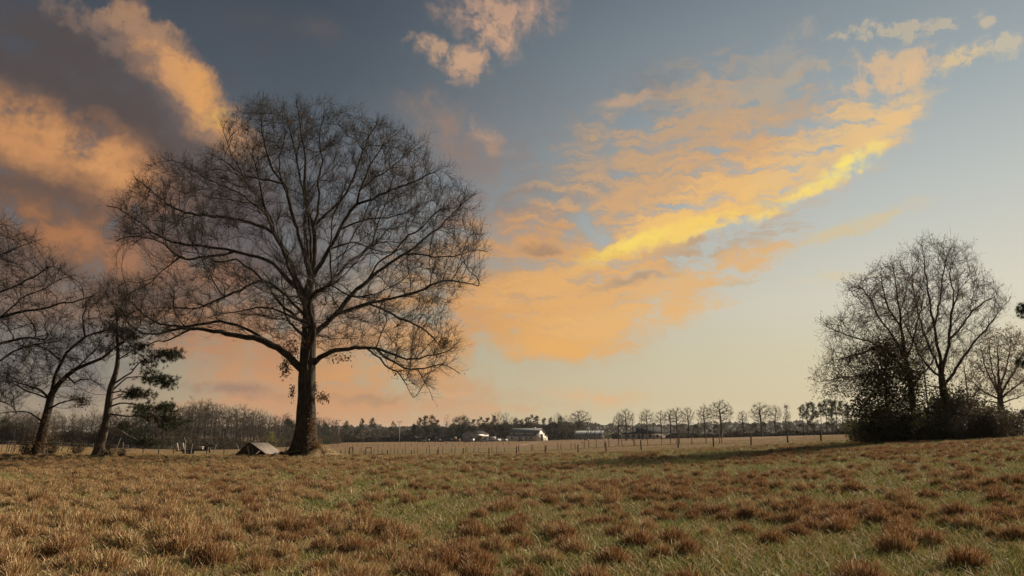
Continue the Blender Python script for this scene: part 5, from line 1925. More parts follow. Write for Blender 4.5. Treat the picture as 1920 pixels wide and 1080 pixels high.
def build_barns():
    # ---- white monitor barn.  local x: along the long side to the right; y: away from the field
    th = R(-34)
    Yb = 450
    corner = gp(1004, Yb)              # the near corner between the long side and the gable end
    L, Wd, cw = 19.0, 12.8, 6.8
    r = thing('white_barn', 'white barn with raised middle roof, side lean-tos and a dark gable doorway', 'barn', corner)
    r.rotation_euler = (0, 0, th)      # long side runs from the corner to -x
    el, ul, eu, rd = 2.7, 3.5, 4.6, 6.9
    m0, m1 = (Wd - cw) / 2, (Wd + cw) / 2
    MB().box(-L, -.02, 0, .15, 0, el).build('wall', M['white_paint'], r)
    MB().box(-L, -.02, Wd - .15, Wd, 0, el).build('wall', M['white_paint'], r)
    for x0 in (0, -L):
        g = MB()
        g.prism([(x0 - .15, 0, 0), (x0 - .15, Wd, 0), (x0 - .15, Wd, el), (x0 - .15, m1, ul), (x0 - .15, m1, eu), (x0 - .15, Wd / 2, rd), (x0 - .15, m0, eu), (x0 - .15, m0, ul), (x0 - .15, 0, el)], (.15, 0, 0))
        g.build('gable_wall', M['white_paint'], r)
    for y0 in (m0, m1 - .12):
        MB().box(-L + .15, -.15, y0, y0 + .12, ul - .1, eu).build('upper_wall', M['white_paint'], r)
    corrugated((-L - .4, -.5, el - .12), (.4, -.5, el - .12), (.4, m0 - .01, ul + .02), (-L - .4, m0 - .01, ul + .02), 20, M['roof_metal'], r, 'lean_to_roof')
    corrugated((.4, Wd + .5, el - .12), (-L - .4, Wd + .5, el - .12), (-L - .4, m1 + .01, ul + .02), (.4, m1 + .01, ul + .02), 20, M['roof_metal'], r, 'lean_to_roof')
    corrugated((-L - .4, m0 - .5, eu - .2), (.5, m0 - .5, eu - .2), (.5, Wd / 2, rd), (-L - .4, Wd / 2, rd), 20, M['roof_metal'], r, 'roof')
    corrugated((.5, m1 + .5, eu - .2), (-L - .4, m1 + .5, eu - .2), (-L - .4, Wd / 2, rd), (.5, Wd / 2, rd), 20, M['roof_metal'], r, 'roof')
    # cupola-like ridge vent, trim on the gable
    MB().box(-5.6, -4.0, Wd / 2 - .35, Wd / 2 + .35, rd - .05, rd + .55).build('ridge_vent', M['white_paint'], r)
    for s in (-1, 1):
        MB().bar((.08, Wd / 2 + s * (cw / 2 + .55), eu - .28), (.08, Wd / 2, rd - .02), .14, .22).build('rake_board', M['white_paint'], r)
        MB().bar((.08, Wd / 2 + s * (Wd / 2 + .5), el - .2), (.08, Wd / 2 + s * cw / 2, ul - .02), .14, .2).build('rake_board', M['white_paint'], r)
    dr = MB().box(.01, .06, Wd / 2 - 1.25, Wd / 2 + 1.25, .05, 3.6).build('doorway', M['interior_shade'], r)  # flat dark sheet on the gable: the doorway's inner shade as colour
    f = MB()
    f.box(.01, .14, Wd / 2 - 1.5, Wd / 2 - 1.25, 0, 3.6).box(.01, .14, Wd / 2 + 1.25, Wd / 2 + 1.5, 0, 3.6).box(.01, .14, Wd / 2 - 1.5, Wd / 2 + 1.5, 3.6, 3.85)
    f.build('door_frame', M['white_paint'], dr)
    for k, fx in enumerate((.2, .45, .62 + .06, .85)):
        window_unit(r, M['white_paint'], -L + L * fx - .6 * (k == 0), 1.1, .9, 1.0, 0, 'x', -.1)
    for fx in (.14, .52, .9):
        window_unit(r, M['white_paint'], -L + L * fx, 3.62, 1.1, .62, m0, 'x', -.1)

    # ---- grey workshop with lean-to.  local x along the front gable, y away along the ridge
    corner = gp(893, 452)              # right front corner
    th = R(-24)
    r = thing('workshop', 'grey metal workshop with two door bays and a sunlit cream side lean-to', 'workshop', corner)
    r.rotation_euler = (0, 0, th)
    W, Dp, ev, rg = 8.8, 16.0, 4.2, 6.0
    th = 0
    g = MB()
    g.prism([(-W, 0, 0), (0, 0, 0), (0, 0, ev), (-W / 2, 0, rg), (-W, 0, ev)], (0, .2, 0))
    g.build('gable_wall', M['grey_siding'], r)
    g = MB()
    g.prism([(-W, Dp - .2, 0), (0, Dp - .2, 0), (0, Dp - .2, ev), (-W / 2, Dp - .2, rg), (-W, Dp - .2, ev)], (0, .2, 0))
    g.build('gable_wall', M['grey_siding'], r)
    MB().box(-.2, 0, .2, Dp - .2, 0, ev).build('side_wall', M['cream_board'], r)  # cream stands for sunlight on this flank; the other walls are grey
    MB().box(-W, -W + .2, .2, Dp - .2, 0, ev).build('side_wall', M['grey_siding'], r)
    corrugated((.4, -.4, ev - .16), (.4, Dp + .4, ev - .16), (-W / 2, Dp + .4, rg + .02), (-W / 2, -.4, rg + .02), 14, M['dark_roof'], r, 'roof')
    corrugated((-W - .4, Dp + .4, ev - .16), (-W - .4, -.4, ev - .16), (-W / 2, -.4, rg + .02), (-W / 2, Dp + .4, rg + .02), 14, M['roof_metal'], r, 'roof')
    d = MB().box(-W + 1.3, -W + 3.9, -.06, -.01, 0, 3.0).build('roller_door', M['tan_siding'], r)
    s = MB()
    for k in range(7):
        s.box(-W + 1.35, -W + 3.85, -.09, -.06, .2 + k * .4, .23 + k * .4)
    s.build('door_rib', M['grey_siding'], d)
    d = MB().box(-3.6, -1.1, -.05, -.01, 0, 2.3).build('bay_shade', M['interior_shade'], r)  # flat sheet painted with the shade of the bay
    MB().box(-3.7, -1.0, -.1, -.01, 2.3, 3.1).build('roller_door', M['tan_siding'], r)
    # lean-to on the right
    corrugated((8.2, .6, 2.45), (8.2, 9.5, 2.45), (.02, 9.5, 3.0), (.02, .6, 3.0), 12, M['dark_roof'], r, 'lean_to_roof')
    MB().box(.02, 8.0, 9.2, 9.4, 0, 2.55).build('lean_to_back', M['tan_siding'], r)
    for y in (.8, 3.7, 6.6):
        MB().box(7.8, 8.0, y, y + .2, 0, 2.4).build('lean_to_post', M['grey_post'], r)
    MB().box(.005, .45, .4, 9.0, 3.08, 3.98).build('sunlit_wall_band', M['white_paint'], r)  # white slab standing for the sunlit top of the side wall
    window_unit(r, M['grey_siding'], 2.8, 1.0, .7, .8, .03, 'y', .08)

    # ---- long open shed
    corner = gp(1128, 440)
    th = R(-20)
    r = thing('long_shed', 'long low shed with a pale corrugated metal roof right of the white barn', 'shed', corner)
    r.rotation_euler = (0, 0, th)
    L, Wd, ev, rg = 15.2, 7.0, 2.4, 4.5
    MB().box(-L, 0, 0, .15, 0, ev).build('wall', M['grey_siding'], r)
    MB().box(-L, 0, Wd - .15, Wd, 0, ev).build('wall', M['grey_siding'], r)
    MB().prism([(-L, .15, 0), (-L, Wd - .15, 0), (-L, Wd - .15, ev), (-L, Wd / 2, rg - .1), (-L, .15, ev)], (.15, 0, 0)).build('gable_wall', M['grey_siding'], r)
    MB().prism([(-.4, .15, 0), (-.4, Wd - .15, 0), (-.4, Wd - .15, ev), (-.4, Wd / 2, rg - .1), (-.4, .15, ev)], (.15, 0, 0)).build('gable_wall', M['dark_roof'], r)
    # the sheets of the roof, laid unevenly
    rngl = np.random.default_rng(4)
    for s in (0, 1):
        for k in range(15):
            x0, x1 = -L - .4 + k * (L + .8) / 15 + .01, -L - .4 + (k + 1) * (L + .8) / 15 - .01
            dz = rngl.uniform(0, .07)
            ye, yr = (-.5, Wd / 2) if s == 0 else (Wd + .5, Wd / 2)
            n = Vector((0, -1 if s == 0 else 1, 1.6)).normalized() * .05
            m = MB()
            a = [(x0, ye, ev - .3 + dz), (x1, ye, ev - .3 + dz * .4), (x1, yr, rg + dz * .3), (x0, yr, rg + dz)]
            m.prism(a, n)
            m.build('roof_sheet', M['galvanised'] if rngl.uniform() < .75 else M['roof_metal'], r)
    for k in range(6):
        MB().box(-L + 1 + k * 2.6, -L + 1.14 + k * 2.6, -.13, -.01, 0, ev - .05).build('batten', M['grey_post'], r)

    # ---- low dark shelter
    g = gp(1158, 420)
    r = thing('livestock_shelter', 'low black open shelter between the long shed and the white house', 'shed', g)
    MB().box(-2.6, 2.6, 1.6, 1.7, 0, 1.8).build('back_wall', M['dark_roof'], r)
    MB().prism([(-2.9, -1.0, 2.05), (2.9, -1.0, 2.05), (2.9, 1.9, 1.8), (-2.9, 1.9, 1.8)], (0, 0, .1)).build('roof', M['black_steel'], r)
    for x in (-2.6, -.9, .9, 2.6):
        MB().box(x - .06, x + .06, -.8, -.68, 0, 2.0).build('post', M['black_steel'], r)
    MB().box(-2.6, 2.6, -.74, -.7, .3, .42).build('rail', M['grey_post'], r)

    # ---- white house behind the bare row
    g = gp(1204, 365)
    r = thing('white_house', 'low white house with a dark roof behind the bare trees on the right', 'house', g)
    r.rotation_euler = (0, 0, R(-6))
    MB().box(-9, 9, 0, .2, 0, 2.5).build('wall', M['white_paint'], r)
    MB().box(-9, 9, 7.8, 8, 0, 2.5).build('wall', M['white_paint'], r)
    for x in (-9, 8.8):
        MB().prism([(x, .2, 0), (x, 7.8, 0), (x, 7.8, 2.5), (x, 4, 4.3), (x, .2, 2.5)], (.2, 0, 0)).build('gable_wall', M['white_paint'], r)
    corrugated((-2.5, -.6, 2.35), (9.5, -.6, 2.35), (9.5, 4, 4.6), (-2.5, 4, 4.6), 0, M['dark_roof'], r, 'roof', .02, .15) if False else None
    MB().prism([(-2.6, -.6, 2.35), (9.5, -.6, 2.35), (9.5, 4, 5.3), (-2.6, 4, 5.3)], (0, 0, .15)).build('roof', M['dark_roof'], r)
    MB().prism([(-2.6, 8.6, 2.35), (9.5, 8.6, 2.35), (9.5, 4.01, 5.3), (-2.6, 4.01, 5.3)], (0, 0, .15)).build('roof', M['dark_roof'], r)
    MB().prism([(-9.4, -.4, 2.35), (-2.65, -.4, 2.35), (-2.65, 4, 3.2), (-9.4, 4, 3.2)], (0, 0, .12)).build('porch_roof', M['dark_roof'], r)
    for x in (-6.5, -3.8, 0.2, 3.4, 6.8):
        window_unit(r, M['white_paint'], x, .9, .9, 1.1, 0, 'x', -.06)
    d = MB().box(-1.9, -1.0, -.05, -.005, .1, 2.1).build('door', M['dark_roof'], r)

    # ---- floodlight masts over the low wood
    for x, top, lab in ((635, 788, 'left floodlight mast rising above the low wood'), (749, 791, 'right floodlight mast rising above the low wood')):
        Y = 452
        g = gp(x, Y)
        h = ytop(top, x, Y)
        r = thing('floodlight_mast', lab, 'light mast', g)
        MB().cyl((0, 0, -.3), (0, 0, h), .2, 8, .12).build('pole', M['galvanised'], r)
        MB().box(-1.4, 1.4, -.08, .08, h - .25, h - .1).build('crossarm', M['galvanised'], r)
        for k in range(4):
            MB().box(-1.35 + k * .78, -1.0 + k * .78, -.3, -.09, h - .1, h + .28).build('floodlight', M['galvanised'], r)
    # a utility pole and rust pasture path
    g = gp(836, 470)
    r = thing('utility_pole', 'dark utility pole among the trees above the parked machinery', 'pole', g)
    MB().cyl((0, 0, -.3), (0, 0, 10.2), .16, 8, .1).build('pole', M['post'], r)
    MB().box(-.9, .9, -.06, .06, 9.5, 9.62).build('crossarm', M['post'], r)


# ------------------------------------------------------------------ vehicles and machinery by the barns
def wheel(parent, x, y, r, w, name='wheel'):
    o = MB().cyl((x, y - w / 2, r), (x, y + w / 2, r), r, 14).build(name, M['rubber'], parent)
    MB().cyl((x, y - w / 2 - .02, r), (x, y + w / 2 + .02, r), r * .55, 10).build('rim', M['galvanised'], o)
    return o


def car(name, label, px, Y, rz, paint, kind='suv'):
    g = gp(px, Y)
    r = thing(name, label, 'truck' if kind == 'pickup' else 'car', g)
    r.rotation_euler = (0, 0, rz)
    wd = 1.85
    if kind == 'pickup':
        side = [(-2.7, .5), (2.65, .5), (2.7, 1.0), (1.4, 1.15), (.95, 1.8), (-.4, 1.85), (-.6, 1.15), (-2.7, 1.15)]
        glass = [(1.2, 1.2), (.85, 1.72), (-.32, 1.74), (-.45, 1.2)]
    else:
        side = [(-2.3, .45), (2.3, .45), (2.35, .95), (1.1, 1.1), (.5, 1.68), (-1.9, 1.7), (-2.3, 1.1)]
        glass = [(.95, 1.12), (.42, 1.6), (-1.8, 1.61), (-2.1, 1.12)]
    MB().prism([(x, -wd / 2, z) for x, z in side], (0, wd, 0)).build('body', paint, r)
    MB().prism([(x, -wd / 2 - .01, z) for x, z in glass], (0, wd + .02, 0)).build('side_windows', M['glass'], r)
    x0 = 1.4 if kind == 'pickup' else 1.1
    MB().prism([(x0 + .0, -.75, 1.17), (x0 + .0, .75, 1.17), (x0 - .43, .68, 1.74), (x0 - .43, -.68, 1.74)], (.05, 0, .04)).build('windscreen', M['glass'], r)
    for y in (-.65, .65):
        MB().box(side[1][0] - .02, side[1][0] + .06, y - .18, y + .18, .68, .86).build('headlight', M['cream_board'], r)
    MB().box(side[1][0] + .0, side[1][0] + .08, -.9, .9, .42, .6).build('bumper', M['black_steel'], r)
    a = 1.55
    for x in (-a, a):
        for y in (-wd / 2 + .1, wd / 2 - .1):
            wheel(r, x, y, .36, .24)
    return r


def tractor(label, px, Y, rz, paint, loader=True, cab=True):
    g = gp(px, Y)
    r = thing('tractor', label, 'tractor', g)
    r.rotation_euler = (0, 0, rz)
    MB().box(-.1, 2.1, -.4, .4, .85, 1.55).build('hood', paint, r)
    MB().box(-1.2, .1, -.55, .55, .7, 1.15).build('chassis', M['black_steel'], r)
    if cab:
        c = MB()
        for x in (-1.1, 0.0):
            for y in (-.6, .6):
                c.box(x - .05, x + .05, y - .05, y + .05, 1.15, 2.5)
        c.build('cab_frame', M['black_steel'], r)
        MB().box(-1.25, .15, -.75, .75, 2.5, 2.62).build('cab_roof', M['car_grey'], r)
        MB().box(-1.05, -.05, -.56, .56, 1.2, 2.45).build('cab_glass', M['glass'], r)
    else:
        MB().box(-.9, -.4, -.3, .3, 1.15, 1.35).build('seat', M['black_steel'], r)
    for y in (-.8, .8):
        wheel(r, -.8, y, .8, .42, 'rear_wheel')
        wheel(r, 1.6, y * .85, .5, .3, 'front_wheel')
    if loader:
        for y in (-.55, .55):
            MB().bar((.2, y, 1.5), (2.6, y, 1.0), .1, .16).bar((2.6, y, 1.0), (3.2, y, .35), .1, .14).build('loader_arm', M['black_steel'], r)
        MB().prism([(3.1, -1, .1), (3.8, -1, .1), (3.2, -1, .75)], (0, 2, 0)).build('bucket', M['black_steel'], r)
    MB().cyl((1.2, 0, 1.55), (1.2, 0, 2.3), .05, 8).build('exhaust', M['black_steel'], r)
    return r


def build_machinery():
    car('pickup_truck', 'white pickup parked nose-out in the open bay of the grey workshop', 886.5, 449, R(-104), M['car_white'], 'pickup')
    car('parked_car', 'pale car with a black front beside the horse trailer', 933, 447, R(-120), M['car_white'])
    car('parked_car', 'white car closest to the left end of the white barn', 945.5, 446, R(-60), M['car_white'])
    car('parked_car', 'low white car half hidden at the front of the horse trailer', 908, 444, R(170), M['car_white'])
    # horse trailer
    g = gp(920, 446)
    r = thing('horse_trailer', 'white box horse trailer with a sloped nose and three dark windows', 'trailer', g)
    r.rotation_euler = (0, 0, R(-4))
    MB().prism([(-2.9, -1, .5), (2.6, -1, .5), (2.6, -1, 2.7), (-1.9, -1, 2.7), (-2.9, -1, 1.5)], (0, 2, 0)).build('body', M['white_paint'], r)
    for x in (-.9, .5, 1.7):
        MB().box(x - .3, x + .3, -1.03, -1.005, 1.75, 2.15).build('window', M['glass'], r)
    MB().box(-.4, .2, -1.02, -1.005, .6, 1.55).build('side_door', M['cream_board'], r)
    MB().bar((-2.9, 0, .55), (-4.0, 0, .5), .12, .12).build('drawbar', M['black_steel'], r)
    for x in (.4, 1.3):
        for y in (-.95, .95):
            wheel(r, x, y, .38, .22)
    tractor('black tractor with a front loader at the left end of the machinery row', 791, 446, R(172), M['black_steel'], True, False)
    tractor('small tractor with a pale canopy right behind the loader tractor', 799, 452, R(20), M['car_grey'], False, True)
    tractor('tall tractor with a glazed cab in the middle of the machinery row', 818, 450, R(-20), M['green_paint'], True, True)
    # baler, disc harrow, wagons
    g = gp(827, 446)
    r = thing('hay_rake', 'low hay rake with pale guard right of the cab tractor', 'farm machine', g)
    MB().bar((-1.8, 0, .8), (1.8, 0, .55), .14, .14).build('frame', M['black_steel'], r)
    for k in range(5):
        o = MB().cyl((-1.5 + k * .75, -.25, .5), (-1.5 + k * .75, -.19, .5), .48, 12).build('rake_wheel', M['black_steel'], r)
    MB().prism([(-1.4, .1, .9), (.2, .1, .9), (-.3, .1, 1.6), (-1.2, .1, 1.7)], (0, .3, 0)).build('guard', M['car_white'], r)
    g = gp(845, 450)
    r = thing('hay_baler', 'grey hay baler between the hay rake and the rusty wagon', 'farm machine', g)
    MB().prism([(-1.3, -.8, .5), (1.2, -.8, .5), (1.3, -.8, 1.3), (.6, -.8, 1.9), (-.7, -.8, 1.9), (-1.3, -.8, 1.2)], (0, 1.6, 0)).build('body', M['car_grey'], r)
    MB().box(-.9, .9, -1.0, -.8, .35, .6).build('pickup_reel', M['black_steel'], r)
    MB().bar((-1.3, 0, .6), (-2.8, 0, .5), .12, .12).build('drawbar', M['black_steel'], r)
    for y in (-.9, .9):
        wheel(r, 0, y, .42, .3)
    g = gp(857, 446)
    r = thing('farm_wagon', 'rusty orange wagon with a pale tank on it left of the workshop', 'wagon', g)
    MB().prism([(-1.5, -.9, .7), (1.5, -.9, .7), (1.7, -.9, 1.5), (-1.7, -.9, 1.5)], (0, 1.8, 0)).build('box', M['orange_paint'], r)
    MB().bar((-1.5, 0, .7), (-3.0, 0, .5), .12, .12).build('drawbar', M['black_steel'], r)
    for x in (-1, 1):
        for y in (-.8, .8):
            wheel(r, x, y, .38, .2)
    g2 = gp(853.5, 447, 1.5)
    o = MB().cyl((-.7, 0, .62), (.7, 0, .62), .6, 16).build('water_tank', M['white_paint'])
    o.location = g2
    tag(o, 'round white tank sitting on the rusty wagon', 'tank')
    g = gp(862, 445)
    r = thing('fuel_drum', 'upright white and orange drum at the left corner of the workshop', 'drum', g)
    MB().cyl((0, 0, 0), (0, 0, 1.0), .35, 14).build('lower_drum', M['orange_paint'], r)
    MB().cyl((0, 0, 1.0), (0, 0, 1.7), .35, 14).build('upper_drum', M['white_paint'], r)
    # small buggy in front of the white barn
    g = gp(976.5, 425)
    r = thing('farm_buggy', 'small dark utility buggy with a pale cargo box in front of the white barn', 'buggy', g)
    MB().box(-1.3, 1.2, -.65, .65, .45, .85).build('body', M['black_steel'], r)
    MB().prism([(.3, -.7, .8), (1.7, -.7, .8), (1.5, -.7, 1.6), (.3, -.7, 1.7)], (0, 1.4, 0)).build('cargo_box', M['cream_board'], r)
    c = MB()
    for x in (-.9, .2):
        for y in (-.6, .6):
            c.box(x - .04, x + .04, y - .04, y + .04, .85, 1.9)
    c.build('roll_cage', M['black_steel'], r)
    MB().box(-1.0, .3, -.68, .68, 1.9, 1.98).build('canopy', M['black_steel'], r)
    MB().box(-.7, -.1, -.5, .5, .85, 1.25).build('seat', M['black_steel'], r)
    for x in (-.9, .95):
        for y in (-.6, .6):
            wheel(r, x, y, .33, .24)
    # odd pieces lying in the pasture
    for x, Y, sx, mat, nm, lab, cat in ((837, 415, 2.6, 'cream_board', 'lumber_pile', 'pale lumber lying in the grass in front of the machinery', 'lumber'),
                                        (873, 418, 2.0, 'post', 'dark_timber', 'dark timber lying in the grass in front of the workshop', 'timber'),
                                        (1099, 392, 1.6, 'cream_board', 'feed_trough', 'pale trough with dark inside in front of the long shed', 'trough')):
        g = gp(x, Y)
        r = thing(nm, lab, cat, g)
        if nm == 'feed_trough':
            MB().prism([(-1, -.4, .15), (1, -.4, .15), (1.15, -.45, .7), (-1.15, -.45, .7)], (0, .06, 0)).prism([(-1, .4, .15), (1, .4, .15), (1.15, .45, .7), (-1.15, .45, .7)], (0, -.06, 0)).box(-1, 1, -.34, .34, .12, .18).build('basin', M[mat], r)
            for s in (-.8, .8):
                MB().box(s - .06, s + .06, -.35, .35, 0, .12).build('foot', M['post'], r)
        else:
            for k in range(4):
                MB().bar((-sx / 2 + .1 * k, -.3 + k * .2, .06 + (k % 2) * .1), (sx / 2 + .15 * k, -.25 + k * .2, .06 + (k % 2) * .1), .18, .1).build('plank', M[mat], r)
    g = gp(715, 165)
    r = thing('fallen_branch', 'dark fallen branch lying by the paddock fence', 'branch', g)
    MB().bar((-1.0, 0, .15), (.3, 0, .35), .22, .2, .1).build('stem', M['post'], r)
    MB().bar((.0, 0, .3), (.9, .1, .6), .1, .1, .04).bar((.2, 0, .3), (.8, -.3, .25), .08, .08, .03).build('side_branch', M['post'], r)
    # track ruts up to the barn
    for off in (0, 1.9):
        pts = [(972, 300), (976, 318), (982, 336), (990, 352), (998, 366), (1004, 380)]
        V, Q4 = [], []
        for i, (x, Y) in enumerate(pts):
            g = gp(x, Y)
            for dx in (-.42, .42):
                X = g.x + off + dx * 1.6
                V.append((X, Y, G(X, Y) + .07))
            if i:
                k = len(V)
                Q4.append((k - 4, k - 3, k - 1, k - 2))
        link('path', make_mesh('path', np.array(V), np.array(Q4), None, M['dirt']), kind='structure')


# ------------------------------------------------------------------ things near the oak
def build_near_things():
    rng = np.random.default_rng(12)
    Y = 55.5
    # collapsed shelter: a low A-frame, its open end to the field, roof of weathered boards to the right
    pA = at(438, 856, Y); pA.z = G(pA.x, pA.y)
    apex = at(468, 831, Y)
    foot = at(497, 851, Y)
    r = thing('fallen_shelter', 'low collapsed shelter with a slanting weathered board roof left of the great oak', 'shelter', pA)
    L = 1.65
    back = Vector((.75, L, -.02))
    a, b, c = Vector((0, 0, 0)), apex - pA, foot - pA
    # right slope: boards running from ridge to eave
    n = 9
    for k in range(n):
        f0, f1 = k / n + .004, (k + 1) / n - .004
        ov = (c - b) * .06
        j = rng.uniform(-.03, .03)
        p = [b + back * f0, b + back * f1, c + ov * (1 + j * 4) + back * f1, c + ov * (1 + j * 4) + back * f0]
        nn = (p[1] - p[0]).cross(p[3] - p[0]).normalized()
        if nn.z < 0:
            nn = -nn
        MB().prism([q + nn * rng.uniform(0, .02) for q in p], nn * .035).build('roof_board', M['plank'], r)
    # left slope in shade
    for k in range(n):
        f0, f1 = k / n + .004, (k + 1) / n - .004
        p = [a + back * f0, a + back * f1, b + back * f1 - Vector((.03, 0, 0)), b + back * f0 - Vector((.03, 0, 0))]
        nn = (p[1] - p[0]).cross(p[3] - p[0]).normalized()
        if nn.z < 0:
            nn = -nn
        MB().prism(p, nn * .035).build('side_board', M['plank'], r)
    MB().prism([a + back + Vector((.1, 0, .0)), b + back - Vector((0, .05, .05)), c + back + Vector((-.05, 0, -.05)), c + back + Vector((-.05, 0, -.4))], (0, .05, 0)).build('back_wall', M['dark_roof'], r)
    MB().bar(a + Vector((-.05, -.03, 0)), b + Vector((0, -.03, .03)), .05, .09).build('rafter', M['post'], r)
    MB().bar(b + Vector((0, -.03, .03)), c + Vector((.06, -.03, -.02)), .05, .09).build('rafter', M['post'], r)
    MB().bar(b + Vector((-.12, -.06, -.16)), at(471, 858, Y) - pA + Vector((0, -.1, -.1)), .09, .07, .11).build('prop_post', M['dead_wood'], r)
    MB().bar(at(472, 840, Y) - pA + Vector((0, .1, 0)), at(476, 858, Y) - pA + Vector((0, .1, -.1)), .05, .05).build('prop_post', M['dead_wood'], r)
    MB().bar(c + Vector((.02, 0, -.02)), c + Vector((.02, 0, -.0)) + Vector((0, 0, -.35)), .07, .07).build('eave_post', M['dark_roof'], r)
    MB().bar(c + back + Vector((.02, 0, -.02)), c + back + Vector((.02, 0, -.4)), .07, .07).build('eave_post', M['dark_roof'], r)

    # mound of wood chips and earth at the foot of the oak
    cx = at(596, 857, 54.9)
    cx.z = G(cx.x, cx.y)
    k, m = 40, 14
    V = [(0, 0, .95)]
    for i in range(1, m + 1):
        for j in range(k):
            t = 2 * math.pi * j / k
            f = i / m
            rr = f * (1.75 + .2 * math.sin(3 * t + 1) + .1 * math.sin(7 * t))
            zz = .95 * (1 - f) ** 1.05 + .07 * mnoise.noise(Vector((math.cos(t) * rr * 3, math.sin(t) * rr * 3, 2.0))) * (1 - f * f)
            V.append((rr * math.cos(t) + .0, rr * math.sin(t) * 1.0, zz - .03 * f))
    T = [(0, 1 + j, 1 + (j + 1) % k) for j in range(k)]
    Q4 = [(1 + (i - 1) * k + j, 1 + i * k + j, 1 + i * k + (j + 1) % k, 1 + (i - 1) * k + (j + 1) % k) for i in range(1, m) for j in range(k)]
    r = thing('mulch_mound', 'mound of pale wood chips heaped against the right side of the great oak', 'mound', cx)
    link('heap', make_mesh('heap', np.array(V), np.array(Q4), np.array(T), M['mulch'], smooth=True), r)
    Va = np.array(V)
    C = Va[rng.integers(1, len(Va), 5200)] * np.array([1, 1, 1.02]) + rng.normal(size=(5200, 3)) * np.array([.05, .05, .02])
    C[:, 2] = np.maximum(C[:, 2], .0) + .02
    Vl, Ql = leaf_arrays(C, .10, rng, .4, .45)
    link('chips', make_mesh('chips', Vl, Ql, None, M['chip'], tint=np.repeat(rng.uniform(0, 1, len(C)), 4)), r, None, 'stuff')
    # dark litter and sticks between the shelter and the oak
    C = []
    for _ in range(3600):
        x = rng.uniform(505, 600)
        h = np.interp(x, [505, 520, 545, 575, 600], [.12, .25, .42, .34, .06])
        g = at(x, 857, 54.4 + rng.normal(0, .35))
        g.z = G(g.x, g.y) + abs(rng.normal(0, .5)) * h
        C.append(list(g))
    C = np.array(C)
    Vl, Ql = leaf_arrays(C, .15, rng, .2, .5)
    o = link('leaf_litter', make_mesh('leaf_litter', Vl, Ql, None, M['brush'], tint=np.repeat(rng.uniform(0, .7, len(C)), 4)), kind='stuff')
    o['label'] = 'dark leaf litter and brush round the foot of the great oak'
    for k, (x0, x1, z0, z1, lab) in enumerate([(520, 560, .15, .5, 'bent dead stick leaning on the left root of the great oak'), (555, 600, .3, .15, 'dead stick lying across the foot of the great oak'),
                                               (600, 640, .1, .12, 'thin stick lying on the grass right of the wood-chip mound'), (533, 537, .1, .75, 'short upright stub left of the great oak')]):
        a, b = at(x0, 855, 54.0), at(x1, 855, 53.9)
        a.z, b.z = G(a.x, a.y) + z0 * .6, G(b.x, b.y) + z1
        o = MB().bar((0, 0, 0), (b - a) * .6 + Vector((0, 0, .05)), .06, .05, .045).bar((b - a) * .6 + Vector((0, 0, .05)), b - a, .045, .04, .02).build('dead_stick', M['dead_wood'])
        o.location = a
        tag(o, lab, 'stick')

    # flatbed gooseneck trailer with raised ramps
    Yt = 150
    g = gp(334, Yt)
    r = thing('flatbed_trailer', 'black gooseneck flatbed trailer with two pale raised ramps beyond the fence', 'trailer', g)
    u = 1 / (FPX / (Yt * KH))           # metres per picture pixel
    dx = lambda p: (p - 334) * u
    MB().box(dx(344), dx(386), -1.1, 1.1, .62, .8).build('deck', M['black_steel'], r)
    MB().box(dx(365), dx(386), -1.12, 1.12, .8, .92).build('deck_rail', M['black_steel'], r)
    for x in (338, 343.5 - 1):
        MB().bar((dx(x) - .4 * 0, -.8 if x < 340 else .75, .6), (dx(x - 2.5), -.8 if x < 340 else .75, 2.05), .16, .42).build('ramp', M['cream_board'], r)
    MB().box(dx(334), dx(344), -1.0, 1.0, .55, .68).build('beavertail', M['grey_post'], r)
    MB().prism([(dx(386), -.4, .62), (dx(391), -.4, .62), (dx(390), -.4, 1.6), (dx(386), -.4, 1.6)], (0, .8, 0)).build('gooseneck', M['black_steel'], r)
    MB().prism([(dx(390), -.25, 1.35), (dx(404), -.25, 1.45), (dx(404), -.25, 1.68), (dx(397), -.25, 1.8), (dx(390), -.25, 1.6)], (0, .5, 0)).build('neck_beam', M['black_steel'], r)
    MB().cyl((dx(393.5), 0, .2), (dx(393), 0, 1.4), .13, 8).build('jack', M['black_steel'], r)
    for x in (352, 357.5):
        for y in (-1.0, 1.0):
            wheel(r, dx(x), y, .42, .25)
    o = MB().box(-.6, .6, -.35, .35, 0, .5).box(-.7, .7, -.42, .42, .5, .62).build('crate', M['cream_board'])
    o.location = gp(375.5, Yt) + Vector((0, 0, .93))
    tag(o, 'pale crate with a lid sitting on the deck of the flatbed trailer', 'crate')
    # pale dead saplings standing beyond the fence
    def sapling(px_pts, Y, w, lab):
        p0 = gp(px_pts[0][0], Y)
        ps = [Vector((0, 0, -.1))] + [at(x, y, Y) - p0 for x, y in px_pts[1:]]
        sk = Skeleton()
        ids = sk.line([list(q) for q in ps], w, w * .35, -1, -1, .3)
        P, par, rm, lb = sk.arrays()
        rr = radii(P, par, rm, w * .3)
        o = link('dead_sapling', mesh_of('dead_sapling', branch_tubes(P, par, rr, np.arange(1, len(P)), ksides=((0, 6),)), M['dead_wood'], (0, 0, 0)), None, p0)
        tag(o, lab, 'dead tree')
    sapling([(349, 850), (347.5, 834), (348.5, 828), (346, 822), (345.5, 820)], 120, .10, 'crooked pale dead sapling standing behind the flatbed trailer ramps')
    sapling([(359.5, 850), (360, 838), (361, 832)], 120, .08, 'short pale dead stub standing behind the flatbed trailer deck')
    sapling([(400, 842), (405, 836), (411, 830)], 120, .09, 'pale pole slanting up to the right at the nose of the flatbed trailer')
